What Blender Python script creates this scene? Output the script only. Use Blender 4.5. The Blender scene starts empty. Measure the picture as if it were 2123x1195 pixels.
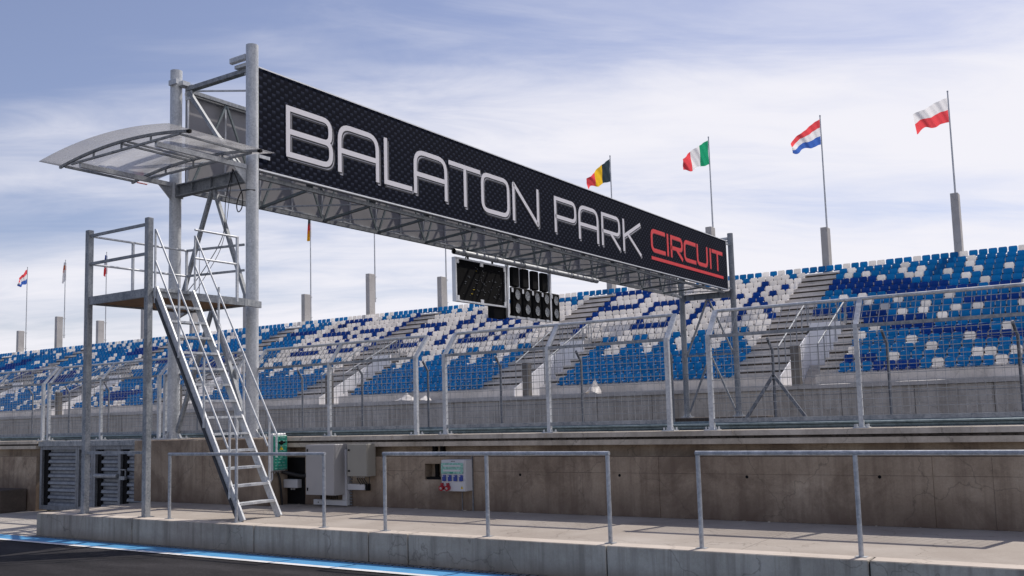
import bpy, math, random
from mathutils import Vector, Matrix

# ---------------------------------------------------------------- camera, sky, sun
scene = bpy.context.scene
cam_data = bpy.data.cameras.new("camera")
cam = bpy.data.objects.new("camera", cam_data)
scene.collection.objects.link(cam)
_r = Vector((0.83913878, 0.54314551, -0.02896653))
_u = Vector((0.07978345, -0.0702334, 0.99433489))
_f = Vector((-0.53803412, 0.83669601, 0.10226959))
cam.matrix_world = Matrix(((_r.x, _u.x, -_f.x, 0), (_r.y, _u.y, -_f.y, 0), (_r.z, _u.z, -_f.z, 1.59), (0, 0, 0, 1)))
cam_data.sensor_width = 36
cam_data.lens = 33.44
cam_data.shift_x = -0.01116
cam_data.shift_y = 0.0267
cam_data.clip_end = 5000
scene.camera = cam

scene.view_settings.view_transform = 'Standard'
scene.view_settings.look = 'None'
scene.view_settings.exposure = 0.0
scene.view_settings.gamma = 1

SUN = Vector((0.19, 0.695, 1.0)).normalized()
SUN_EL = math.asin(SUN.z)
SUN_AZ = math.atan2(SUN.x, SUN.y)

world = bpy.data.worlds.new("World")
scene.world = world
world.use_nodes = True
nt = world.node_tree
nt.nodes.clear()
def N(t, kind, **kw):
    n = t.nodes.new(kind)
    for k, v in kw.items():
        setattr(n, k, v)
    return n
out = N(nt, 'ShaderNodeOutputWorld')
bg = N(nt, 'ShaderNodeBackground'); bg.inputs['Strength'].default_value = 0.1
sky = N(nt, 'ShaderNodeTexSky', sky_type='NISHITA', sun_disc=False)
sky.sun_elevation = SUN_EL; sky.sun_rotation = SUN_AZ
sky.air_density = 1.0; sky.dust_density = 1.0; sky.ozone_density = 2.0; sky.altitude = 100
tc = N(nt, 'ShaderNodeTexCoord')
sep = N(nt, 'ShaderNodeSeparateXYZ')
nt.links.new(tc.outputs['Generated'], sep.inputs[0])
def mth(t, op, a, b=None, c=None, clamp=False):
    n = N(t, 'ShaderNodeMath', operation=op); n.use_clamp = clamp
    for i, x in enumerate((a, b, c)):
        if x is None: continue
        if isinstance(x, (int, float)): n.inputs[i].default_value = x
        else: t.links.new(x, n.inputs[i])
    return n.outputs[0]
zc = mth(nt, 'MAXIMUM', mth(nt, 'ADD', sep.outputs[2], 0.16), 0.05)
px_ = mth(nt, 'DIVIDE', sep.outputs[0], zc)
py_ = mth(nt, 'DIVIDE', sep.outputs[1], zc)
comb = N(nt, 'ShaderNodeCombineXYZ')
nt.links.new(px_, comb.inputs[0]); nt.links.new(py_, comb.inputs[1])
mp = N(nt, 'ShaderNodeMapping')
mp0 = N(nt, 'ShaderNodeMapping'); mp0.inputs['Rotation'].default_value = (0, 0, math.radians(-38))
nt.links.new(comb.outputs[0], mp0.inputs[0])
mp.inputs['Scale'].default_value = (0.42, 1.15, 1)
mp.inputs['Location'].default_value = (1.35, 0.6, 0)
nt.links.new(mp0.outputs[0], mp.inputs[0])
n1 = N(nt, 'ShaderNodeTexNoise'); n1.inputs['Scale'].default_value = 1.05; n1.inputs['Detail'].default_value = 7; n1.inputs['Roughness'].default_value = 0.52
n1.inputs['Distortion'].default_value = 0.5
nt.links.new(mp.outputs[0], n1.inputs[0])
n2 = N(nt, 'ShaderNodeTexNoise'); n2.inputs['Scale'].default_value = 4.2; n2.inputs['Detail'].default_value = 9; n2.inputs['Roughness'].default_value = 0.62; n2.inputs['Distortion'].default_value = 0.8
nt.links.new(mp.outputs[0], n2.inputs[0])
nz = mth(nt, 'ADD', mth(nt, 'MULTIPLY', n1.outputs[0], 0.74), mth(nt, 'MULTIPLY', n2.outputs[0], 0.26))
# more cloud towards the sun side (east) and towards the horizon
side = mth(nt, 'ADD', mth(nt, 'MULTIPLY', sep.outputs[0], 0.75), mth(nt, 'MULTIPLY', sep.outputs[2], -2.95))
back = mth(nt, 'MULTIPLY', mth(nt, 'SUBTRACT', mth(nt, 'MINIMUM', sep.outputs[1], 0.3), 0.3), 0.45)  # thins the unseen cloud behind the camera to dim shaded faces
bias = mth(nt, 'ADD', mth(nt, 'ADD', side, back), 1.64)
cov = mth(nt, 'ADD', mth(nt, 'MULTIPLY', mth(nt, 'SUBTRACT', nz, 0.5), 3.0), bias, clamp=True)
ramp = N(nt, 'ShaderNodeValToRGB')
ramp.color_ramp.interpolation = 'EASE'
ramp.color_ramp.elements[0].position = 0.0; ramp.color_ramp.elements[0].color = (0.07, 0.07, 0.07, 1)
ramp.color_ramp.elements[1].position = 1.0; ramp.color_ramp.elements[1].color = (0.97, 0.97, 0.97, 1)
nt.links.new(cov, ramp.inputs[0])
tint = N(nt, 'ShaderNodeMix', data_type='RGBA', blend_type='MULTIPLY'); tint.inputs[0].default_value = 1
nt.links.new(sky.outputs[0], tint.inputs[6]); tint.inputs[7].default_value = (1.17, 1.04, 1.13, 1)
mixc = N(nt, 'ShaderNodeMix', data_type='RGBA')
nt.links.new(ramp.outputs[0], mixc.inputs[0])
nt.links.new(tint.outputs[2], mixc.inputs[6]); mixc.inputs[7].default_value = (9.1, 9.0, 9.6, 1)
nt.links.new(mixc.outputs[2], bg.inputs['Color'])
nt.links.new(bg.outputs[0], out.inputs[0])

sun_data = bpy.data.lights.new("sun", 'SUN')
sun_data.energy = 4.0
sun_data.angle = math.radians(0.5)
sun_data.color = (1.0, 0.93, 0.84)
sun = bpy.data.objects.new("sun", sun_data)
scene.collection.objects.link(sun)
sun.rotation_euler = SUN.to_track_quat('Z', 'Y').to_euler()

random.seed(7)
COL = scene.collection

# ---------------------------------------------------------------- materials
def newmat(name):
    m = bpy.data.materials.new(name); m.use_nodes = True
    return m, m.node_tree, m.node_tree.nodes['Principled BSDF']
def noise(t, vec, scale, detail=4, rough=0.5, dist=0):
    n = N(t, 'ShaderNodeTexNoise')
    n.inputs['Scale'].default_value = scale; n.inputs['Detail'].default_value = detail
    n.inputs['Roughness'].default_value = rough; n.inputs['Distortion'].default_value = dist
    t.links.new(vec, n.inputs[0]); return n.outputs[0]
def mapping(t, vec, scale=(1, 1, 1), loc=(0, 0, 0)):
    n = N(t, 'ShaderNodeMapping'); n.inputs['Scale'].default_value = scale; n.inputs['Location'].default_value = loc
    t.links.new(vec, n.inputs[0]); return n.outputs[0]
def position(t):
    return N(t, 'ShaderNodeNewGeometry').outputs['Position']
def ramp2(t, fac, stops):
    n = N(t, 'ShaderNodeValToRGB'); e = n.color_ramp.elements
    while len(e) < len(stops): e.new(0.5)
    for i, (p, c) in enumerate(stops):
        e[i].position = p; e[i].color = (c[0], c[1], c[2], 1)
    t.links.new(fac, n.inputs[0]); return n.outputs[0]
def mixrgb(t, fac, a, b, blend='MIX'):
    n = N(t, 'ShaderNodeMix', data_type='RGBA', blend_type=blend)
    for i, x in ((0, fac), (6, a), (7, b)):
        if isinstance(x, (int, float)): n.inputs[i].default_value = x
        elif isinstance(x, tuple): n.inputs[i].default_value = (x[0], x[1], x[2], 1)
        else: t.links.new(x, n.inputs[i])
    return n.outputs[2]
def bump(t, h, strength, dist=0.02):
    n = N(t, 'ShaderNodeBump'); n.inputs['Strength'].default_value = strength; n.inputs['Distance'].default_value = dist
    t.links.new(h, n.inputs['Height']); return n.outputs[0]

def plain(name, col, rough=0.5, metal=0.0, var=0.12, scale=6, spec=0.5, coat=0):
    m, t, b = newmat(name)
    p = position(t)
    n = noise(t, p, scale, 4)
    lo = tuple(c*(1-var) for c in col); hi = tuple(min(1, c*(1+var)) for c in col)
    t.links.new(ramp2(t, n, [(0.3, lo), (0.7, hi)]), b.inputs['Base Color'])
    b.inputs['Roughness'].default_value = rough; b.inputs['Metallic'].default_value = metal
    b.inputs['Specular IOR Level'].default_value = spec
    if coat: b.inputs['Coat Weight'].default_value = coat; b.inputs['Coat Roughness'].default_value = 0.15
    return m

def galv(name, lo, hi, rough=0.5, metal=0.3):
    m, t, b = newmat(name)
    p = position(t)
    v = N(t, 'ShaderNodeTexVoronoi'); v.inputs['Scale'].default_value = 34
    t.links.new(p, v.inputs[0])
    sp = N(t, 'ShaderNodeSeparateColor'); t.links.new(v.outputs['Color'], sp.inputs[0])
    n = noise(t, mapping(t, p, (1, 1, 0.3)), 7, 8, 0.72)
    f = mth(t, 'ADD', mth(t, 'MULTIPLY', sp.outputs[0], 0.16), mth(t, 'MULTIPLY', n, 0.84))
    t.links.new(ramp2(t, f, [(0.34, lo), (0.64, hi)]), b.inputs['Base Color'])
    b.inputs['Metallic'].default_value = metal
    r = mth(t, 'ADD', mth(t, 'MULTIPLY', f, 0.25), rough-0.1); t.links.new(r, b.inputs['Roughness'])
    return m

def concrete(name, lo, mid, hi, stain=0.0, staincol=(0.05, 0.045, 0.04), streak=0.0, speck=0.25, sc=1.2, rough=0.85, foot_tone=None):
    m, t, b = newmat(name)
    p = position(t)
    big = noise(t, p, sc, 6, 0.6)
    fine = noise(t, p, 26, 5, 0.65)
    grit = noise(t, p, 110, 3, 0.6)
    f = mth(t, 'ADD', mth(t, 'MULTIPLY', big, 0.62), mth(t, 'ADD', mth(t, 'MULTIPLY', fine, 0.2), mth(t, 'MULTIPLY', grit, 0.18)))
    c = ramp2(t, f, [(0.33, lo), (0.5, mid), (0.66, hi)])
    if streak:
        s = noise(t, mapping(t, p, (7, 7, 0.45)), 1.0, 6, 0.62, 0.2)
        sm = ramp2(t, s, [(0.47, (0, 0, 0)), (0.68, (1, 1, 1))])
        c = mixrgb(t, mth(t, 'MULTIPLY', sm, streak), c, staincol)
    if stain:
        s = noise(t, p, 0.9, 7, 0.7, 0.4)
        sm = ramp2(t, s, [(0.48, (0, 0, 0)), (0.62, (1, 1, 1))])
        c = mixrgb(t, mth(t, 'MULTIPLY', sm, stain), c, staincol)
    if foot_tone:   # darker, uneven tone towards the foot
        z0, z1, k = foot_tone
        spz = N(t, 'ShaderNodeSeparateXYZ'); t.links.new(p, spz.inputs[0])
        nn = noise(t, mapping(t, p, (2.2, 2.2, 0.8)), 1.3, 6, 0.65)
        g = mth(t, 'SUBTRACT', 1.0, mth(t, 'DIVIDE', mth(t, 'SUBTRACT', spz.outputs[2], z0), z1-z0), clamp=True)
        g = mth(t, 'MULTIPLY', mth(t, 'MULTIPLY', g, mth(t, 'MULTIPLY', nn, 1.7)), k, clamp=True)
        c = mixrgb(t, g, c, staincol)
    # small dark pits
    hl = N(t, 'ShaderNodeTexVoronoi', feature='DISTANCE_TO_EDGE'); hl.inputs['Scale'].default_value = 0.55
    wob = N(t, 'ShaderNodeVectorMath', operation='ADD'); nzc = N(t, 'ShaderNodeTexNoise'); nzc.inputs['Scale'].default_value = 3.5; nzc.inputs['Detail'].default_value = 6
    t.links.new(p, nzc.inputs[0]); sc_ = N(t, 'ShaderNodeVectorMath', operation='SCALE'); sc_.inputs['Scale'].default_value = 0.5
    t.links.new(nzc.outputs['Color'], sc_.inputs[0]); t.links.new(p, wob.inputs[0]); t.links.new(sc_.outputs[0], wob.inputs[1]); t.links.new(wob.outputs[0], hl.inputs[0])
    crk = ramp2(t, hl.outputs['Distance'], [(0.0, (1, 1, 1)), (0.006, (0, 0, 0))])
    c = mixrgb(t, mth(t, 'MULTIPLY', crk, 0.45), c, (0.07, 0.06, 0.05))
    v = N(t, 'ShaderNodeTexVoronoi'); v.inputs['Scale'].default_value = 17; t.links.new(p, v.inputs[0])
    pit = ramp2(t, v.outputs['Distance'], [(0.035, (1, 1, 1)), (0.075, (0, 0, 0))])
    c = mixrgb(t, mth(t, 'MULTIPLY', pit, speck), c, (0.05, 0.045, 0.04))
    t.links.new(c, b.inputs['Base Color'])
    b.inputs['Roughness'].default_value = rough
    b.inputs['Specular IOR Level'].default_value = 0.3
    t.links.new(bump(t, mth(t, 'ADD', fine, mth(t, 'MULTIPLY', grit, 0.6)), 0.35, 0.01), b.inputs['Normal'])
    return m

M = {}
M['galv'] = galv('galvanised_steel', (0.18, 0.20, 0.225), (0.40, 0.42, 0.44), 0.62)
M['galv_mid'] = galv('handrail_galvanised_steel', (0.26, 0.285, 0.32), (0.50, 0.525, 0.56), 0.5)
M['wire'] = galv('fence_wire', (0.26, 0.27, 0.28), (0.42, 0.43, 0.44))
M['galv_light'] = galv('bright_galvanised_steel', (0.40, 0.425, 0.455), (0.66, 0.68, 0.70), 0.48, 0.25)
M['galv_dark'] = galv('weathered_steel', (0.14, 0.15, 0.17), (0.28, 0.30, 0.33), 0.5, 0.5)
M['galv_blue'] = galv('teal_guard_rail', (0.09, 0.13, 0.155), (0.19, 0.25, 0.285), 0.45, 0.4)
M['galv_shaded'] = galv('shaded_truss_steel', (0.13, 0.16, 0.17), (0.25, 0.29, 0.30), 0.6)  # shade on the truss bars put into this darker steel colour
M['alu'] = plain('aluminium', (0.72, 0.73, 0.75), 0.35, 0.5, 0.06)
M['platform'] = concrete('platform_concrete', (0.29, 0.25, 0.215), (0.365, 0.325, 0.285), (0.43, 0.39, 0.35), stain=0.25, staincol=(0.24, 0.2, 0.17), speck=0.5, sc=0.8)
M['kerb'] = concrete('kerb_concrete', (0.30, 0.27, 0.23), (0.41, 0.375, 0.325), (0.52, 0.48, 0.42), stain=0.35, staincol=(0.19, 0.17, 0.145), streak=0.75, speck=0.5, foot_tone=(-0.41, -0.2, 0.8))
M['kerb_top'] = concrete('kerb_top_concrete', (0.44, 0.385, 0.33), (0.52, 0.46, 0.40), (0.58, 0.52, 0.46), speck=0.3)
M['wall'] = concrete('pit_wall_concrete', (0.22, 0.17, 0.125), (0.34, 0.275, 0.21), (0.47, 0.395, 0.31), stain=0.6, staincol=(0.12, 0.085, 0.065), streak=0.45, speck=0.6, foot_tone=(0.0, 0.5, 0.9))
M['coping'] = concrete('coping_concrete', (0.38, 0.34, 0.28), (0.50, 0.45, 0.385), (0.62, 0.565, 0.49), stain=0.4, staincol=(0.12, 0.10, 0.075), streak=0.25)
M['groove_and_shade'] = concrete('dark_groove_and_shade', (0.035, 0.03, 0.025), (0.06, 0.052, 0.045), (0.12, 0.10, 0.085))
M['stand'] = concrete('stand_concrete', (0.50, 0.475, 0.445), (0.62, 0.59, 0.56), (0.74, 0.71, 0.68), stain=0.25, staincol=(0.2, 0.19, 0.18), sc=0.5)
M['stand_wall'] = concrete('stand_wall_concrete', (0.48, 0.435, 0.385), (0.60, 0.555, 0.50), (0.72, 0.67, 0.61), stain=0.35, staincol=(0.26, 0.225, 0.19), streak=0.5, sc=0.5)
M['pier_concrete'] = concrete('pier_concrete', (0.10, 0.095, 0.085), (0.16, 0.15, 0.14), (0.24, 0.23, 0.21))
M['pylon'] = concrete('pylon_concrete', (0.38, 0.37, 0.355), (0.48, 0.465, 0.45), (0.58, 0.565, 0.55), stain=0.15, staincol=(0.25, 0.24, 0.23), sc=0.5, speck=0.1)
M['dark_concrete'] = concrete('dark_block_concrete', (0.05, 0.042, 0.036), (0.085, 0.07, 0.06), (0.13, 0.11, 0.095))
M['apron'] = concrete('apron_concrete', (0.36, 0.33, 0.29), (0.46, 0.425, 0.38), (0.54, 0.505, 0.46), stain=0.2, staincol=(0.25, 0.22, 0.19))
M['white_wall'] = plain('white_painted_wall', (0.90, 0.90, 0.92), 0.6, 0, 0.05, 2)
M['black'] = plain('black_plastic', (0.006, 0.006, 0.007), 0.7, 0, 0.2, 6, 0.15)
M['rubber'] = plain('dark_rubber_strip', (0.03, 0.033, 0.042), 0.5)
M['cable'] = plain('black_cable', (0.015, 0.015, 0.017), 0.6)
M['box_grey'] = plain('light_grey_cabinet', (0.36, 0.355, 0.36), 0.42, 0, 0.04, 3)
M['box_beige'] = plain('beige_grey_cabinet', (0.29, 0.28, 0.25), 0.45, 0, 0.04, 3)
M['box_white'] = plain('white_plastic', (0.52, 0.53, 0.56), 0.4, 0, 0.04, 3)
M['green'] = plain('green_door_plastic', (0.03, 0.27, 0.20), 0.3, 0, 0.25, 22)
M['green_pale'] = plain('pale_green_window', (0.25, 0.48, 0.42), 0.2, 0, 0.35, 26)
M['blue_socket'] = plain('blue_socket_plastic', (0.012, 0.04, 0.26), 0.35)
M['red_plastic'] = plain('red_socket_plastic', (0.32, 0.012, 0.025), 0.35)
M['yellow'] = plain('yellow_sticker', (0.75, 0.55, 0.03), 0.5)
M['wood'] = plain('timber_deck', (0.26, 0.15, 0.08), 0.75, 0, 0.3, 9)
M['plastic_sheet'] = plain('white_plastic_sheet', (0.52, 0.50, 0.48), 0.6, 0, 0.25, 5)

def seatmat(name, col):
    m, t, b = newmat(name)
    p = position(t)
    v = N(t, 'ShaderNodeTexWhiteNoise'); sn = N(t, 'ShaderNodeVectorMath', operation='SNAP')
    t.links.new(p, sn.inputs[0]); sn.inputs[1].default_value = (0.5, 0.865, 50)
    t.links.new(sn.outputs[0], v.inputs[0])
    c = ramp2(t, v.outputs[0], [(0, tuple(x*0.86 for x in col)), (1, tuple(min(1, x*1.12) for x in col))])
    t.links.new(c, b.inputs['Base Color'])
    b.inputs['Roughness'].default_value = 0.32
    b.inputs['Specular IOR Level'].default_value = 0.22
    o = t.nodes['Material Output']; tl = N(t, 'ShaderNodeBsdfTranslucent'); t.links.new(c, tl.inputs[0])
    mx = N(t, 'ShaderNodeMixShader'); mx.inputs[0].default_value = 0.3
    t.links.new(b.outputs[0], mx.inputs[1]); t.links.new(tl.outputs[0], mx.inputs[2]); t.links.new(mx.outputs[0], o.inputs[0])
    return m
M['seat_blue'] = seatmat('light_blue_seat_plastic', (0.001, 0.155, 0.42))
M['seat_navy'] = seatmat('dark_blue_seat_plastic', (0.001, 0.042, 0.25))
M['seat_white'] = seatmat('white_seat_plastic', (0.88, 0.845, 0.80))

def asphalt():
    m, t, b = newmat('asphalt'); p = position(t)
    g = noise(t, p, 62, 5, 0.85); f = noise(t, mapping(t, p, (0.35, 1.4, 1)), 0.9, 6, 0.6)
    v = N(t, 'ShaderNodeTexVoronoi'); v.inputs['Scale'].default_value = 90; t.links.new(p, v.inputs[0])
    fac = mth(t, 'ADD', mth(t, 'MULTIPLY', g, 0.62), mth(t, 'MULTIPLY', f, 0.38))
    c = ramp2(t, fac, [(0.38, (0.006, 0.006, 0.007)), (0.5, (0.018, 0.017, 0.019)), (0.6, (0.055, 0.052, 0.056))])
    t.links.new(c, b.inputs['Base Color']); b.inputs['Roughness'].default_value = 0.9; b.inputs['Specular IOR Level'].default_value = 0.2
    t.links.new(bump(t, mth(t, 'ADD', g, v.outputs['Distance']), 0.6, 0.008), b.inputs['Normal'])
    return m
M['asphalt'] = asphalt()
def paint(name, col, wear):
    m, t, b = newmat(name); p = position(t)
    g = noise(t, p, 55, 5, 0.7); f = noise(t, p, 3, 5, 0.6)
    fac = mth(t, 'ADD', mth(t, 'MULTIPLY', g, 0.6), mth(t, 'MULTIPLY', f, 0.4))
    k = ramp2(t, fac, [(0.56, (0, 0, 0)), (0.7, (wear, wear, wear))])
    c2 = ramp2(t, f, [(0.3, tuple(x*0.8 for x in col)), (0.7, tuple(min(1, x*1.15) for x in col))])
    t.links.new(mixrgb(t, k, c2, (0.06, 0.06, 0.065)), b.inputs['Base Color'])
    b.inputs['Roughness'].default_value = 0.6
    t.links.new(bump(t, g, 0.4, 0.006), b.inputs['Normal'])
    return m
M['blue_paint'] = paint('blue_road_paint', (0.075, 0.30, 0.56), 0.75)
M['white_paint'] = paint('white_road_paint', (0.72, 0.72, 0.72), 0.7)

def carbon():
    # printed weave: staggered little tiles, each printed light at its top and dark at its foot
    m, t, b = newmat('carbon_print'); p = position(t)
    s = N(t, 'ShaderNodeSeparateXYZ'); t.links.new(p, s.inputs[0])
    u = mth(t, 'DIVIDE', s.outputs[1], 0.12)
    ui = mth(t, 'FLOOR', u); uf = mth(t, 'FRACT', u)
    par = mth(t, 'MODULO', ui, 4)
    v = mth(t, 'ADD', mth(t, 'DIVIDE', s.outputs[2], 0.185), mth(t, 'MULTIPLY', ui, 0.5))
    vi = mth(t, 'FLOOR', v); vf = mth(t, 'FRACT', v)
    up = mth(t, 'GREATER_THAN', vf, 0.48)
    g = mth(t, 'MULTIPLY', up, mth(t, 'DIVIDE', mth(t, 'SUBTRACT', vf, 0.48), 0.52))
    edge = mth(t, 'MULTIPLY', mth(t, 'GREATER_THAN', uf, 0.12), mth(t, 'LESS_THAN', uf, 0.92))
    fac = mth(t, 'MULTIPLY', g, edge)
    dark2 = mth(t, 'MULTIPLY', mth(t, 'SUBTRACT', 1.0, up), mth(t, 'MULTIPLY', vf, 0.18))
    fac = mth(t, 'ADD', fac, dark2)
    nb = noise(t, p, 0.8, 3)
    fac = mth(t, 'MULTIPLY', fac, mth(t, 'ADD', 0.75, mth(t, 'MULTIPLY', nb, 0.5)))
    c = ramp2(t, fac, [(0.0, (0.004, 0.0055, 0.013)), (0.35, (0.009, 0.012, 0.024)), (1.0, (0.042, 0.05, 0.08))])
    t.links.new(c, b.inputs['Base Color']); b.inputs['Roughness'].default_value = 0.8
    b.inputs['Specular IOR Level'].default_value = 0.06
    return m
M['carbon'] = carbon()
M['banner_back'] = plain('grey_banner_back', (0.33, 0.325, 0.34), 0.7, 0, 0.06, 2)
M['silver_print'] = plain('silver_print', (0.80, 0.78, 0.82), 0.5, 0, 0.03, 1)
M['silver_mid'] = plain('grey_bevel_print', (0.42, 0.42, 0.48), 0.5, 0, 0.2, 5)
M['silver_dark'] = plain('black_bevel_print', (0.012, 0.013, 0.02), 0.5)
M['red_print'] = plain('red_print', (0.80, 0.016, 0.022), 0.5, 0, 0.05, 2)
M['red_dark'] = plain('red_bevel_print', (0.30, 0.012, 0.02), 0.5, 0, 0.05, 2)
def lamp_glass():
    m, t, b = newmat('unlit_lamp_glass'); p = position(t)
    n = noise(t, p, 38, 4, 0.7, 1.0)
    t.links.new(ramp2(t, n, [(0.38, (0.05, 0.055, 0.065)), (0.5, (0.24, 0.26, 0.28)), (0.62, (0.62, 0.63, 0.64))]), b.inputs['Base Color'])
    b.inputs['Roughness'].default_value = 0.25
    return m
M['lamp'] = lamp_glass()
def screenmat():
    m, t, b = newmat('display_back'); p = position(t)
    v = N(t, 'ShaderNodeTexVoronoi'); v.inputs['Scale'].default_value = 9; t.links.new(mapping(t, p, (1, 1.3, 2.6)), v.inputs[0])
    k = ramp2(t, v.outputs['Distance'], [(0.05, (1, 1, 1)), (0.09, (0, 0, 0))])
    n = noise(t, p, 2.5, 3); k2 = mth(t, 'GREATER_THAN', n, 0.47)
    c = mixrgb(t, mth(t, 'MULTIPLY', mth(t, 'MULTIPLY', k, k2), 0.3), (0.006, 0.006, 0.007), (0.2, 0.2, 0.18))
    t.links.new(c, b.inputs['Base Color']); b.inputs['Roughness'].default_value = 0.8; b.inputs['Specular IOR Level'].default_value = 0.1
    return m
M['screen'] = screenmat()
def polycarb():
    m, t, b = newmat('clear_polycarbonate')
    t.nodes.remove(b)
    o = t.nodes['Material Output']
    tr = N(t, 'ShaderNodeBsdfTransparent'); tr.inputs[0].default_value = (0.95, 0.95, 0.96, 1)
    gl = N(t, 'ShaderNodeBsdfGlossy'); gl.inputs['Roughness'].default_value = 0.12; gl.inputs['Color'].default_value = (0.7, 0.7, 0.7, 1)
    df = N(t, 'ShaderNodeBsdfTranslucent'); df.inputs[0].default_value = (0.82, 0.82, 0.83, 1)
    p = position(t); n = noise(t, mapping(t, p, (0.6, 3, 1)), 1.4, 5, 0.6)
    m1 = N(t, 'ShaderNodeMixShader'); t.links.new(mth(t, 'ADD', 0.12, mth(t, 'MULTIPLY', n, 0.3)), m1.inputs[0])
    t.links.new(tr.outputs[0], m1.inputs[1]); t.links.new(df.outputs[0], m1.inputs[2])
    m2 = N(t, 'ShaderNodeMixShader'); lw = N(t, 'ShaderNodeLayerWeight'); lw.inputs[0].default_value = 0.25
    t.links.new(mth(t, 'MULTIPLY', lw.outputs[0], 0.6), m2.inputs[0])
    t.links.new(m1.outputs[0], m2.inputs[1]); t.links.new(gl.outputs[0], m2.inputs[2])
    t.links.new(m2.outputs[0], o.inputs[0])
    return m
M['polycarb'] = polycarb()
def flagmat(name, col):
    m, t, b = newmat(name)
    o = t.nodes['Material Output']
    b.inputs['Base Color'].default_value = (*col, 1); b.inputs['Roughness'].default_value = 0.8
    tl = N(t, 'ShaderNodeBsdfTranslucent'); tl.inputs[0].default_value = (*col, 1)
    mx = N(t, 'ShaderNodeMixShader'); mx.inputs[0].default_value = 0.65
    t.links.new(b.outputs[0], mx.inputs[1]); t.links.new(tl.outputs[0], mx.inputs[2]); t.links.new(mx.outputs[0], o.inputs[0])
    return m
for n_, c_ in dict(fw=(0.82, 0.82, 0.84), fr=(0.80, 0.085, 0.10), fb=(0.06, 0.15, 0.52), fg=(0.02, 0.34, 0.17), fk=(0.035, 0.055, 0.07), fy=(0.80, 0.50, 0.03), fo=(0.75, 0.25, 0.08)).items():
    M[n_] = flagmat('flag_cloth_' + {'fw': 'white', 'fr': 'red', 'fb': 'blue', 'fg': 'green', 'fk': 'black', 'fy': 'yellow', 'fo': 'orange'}[n_], c_)

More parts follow.
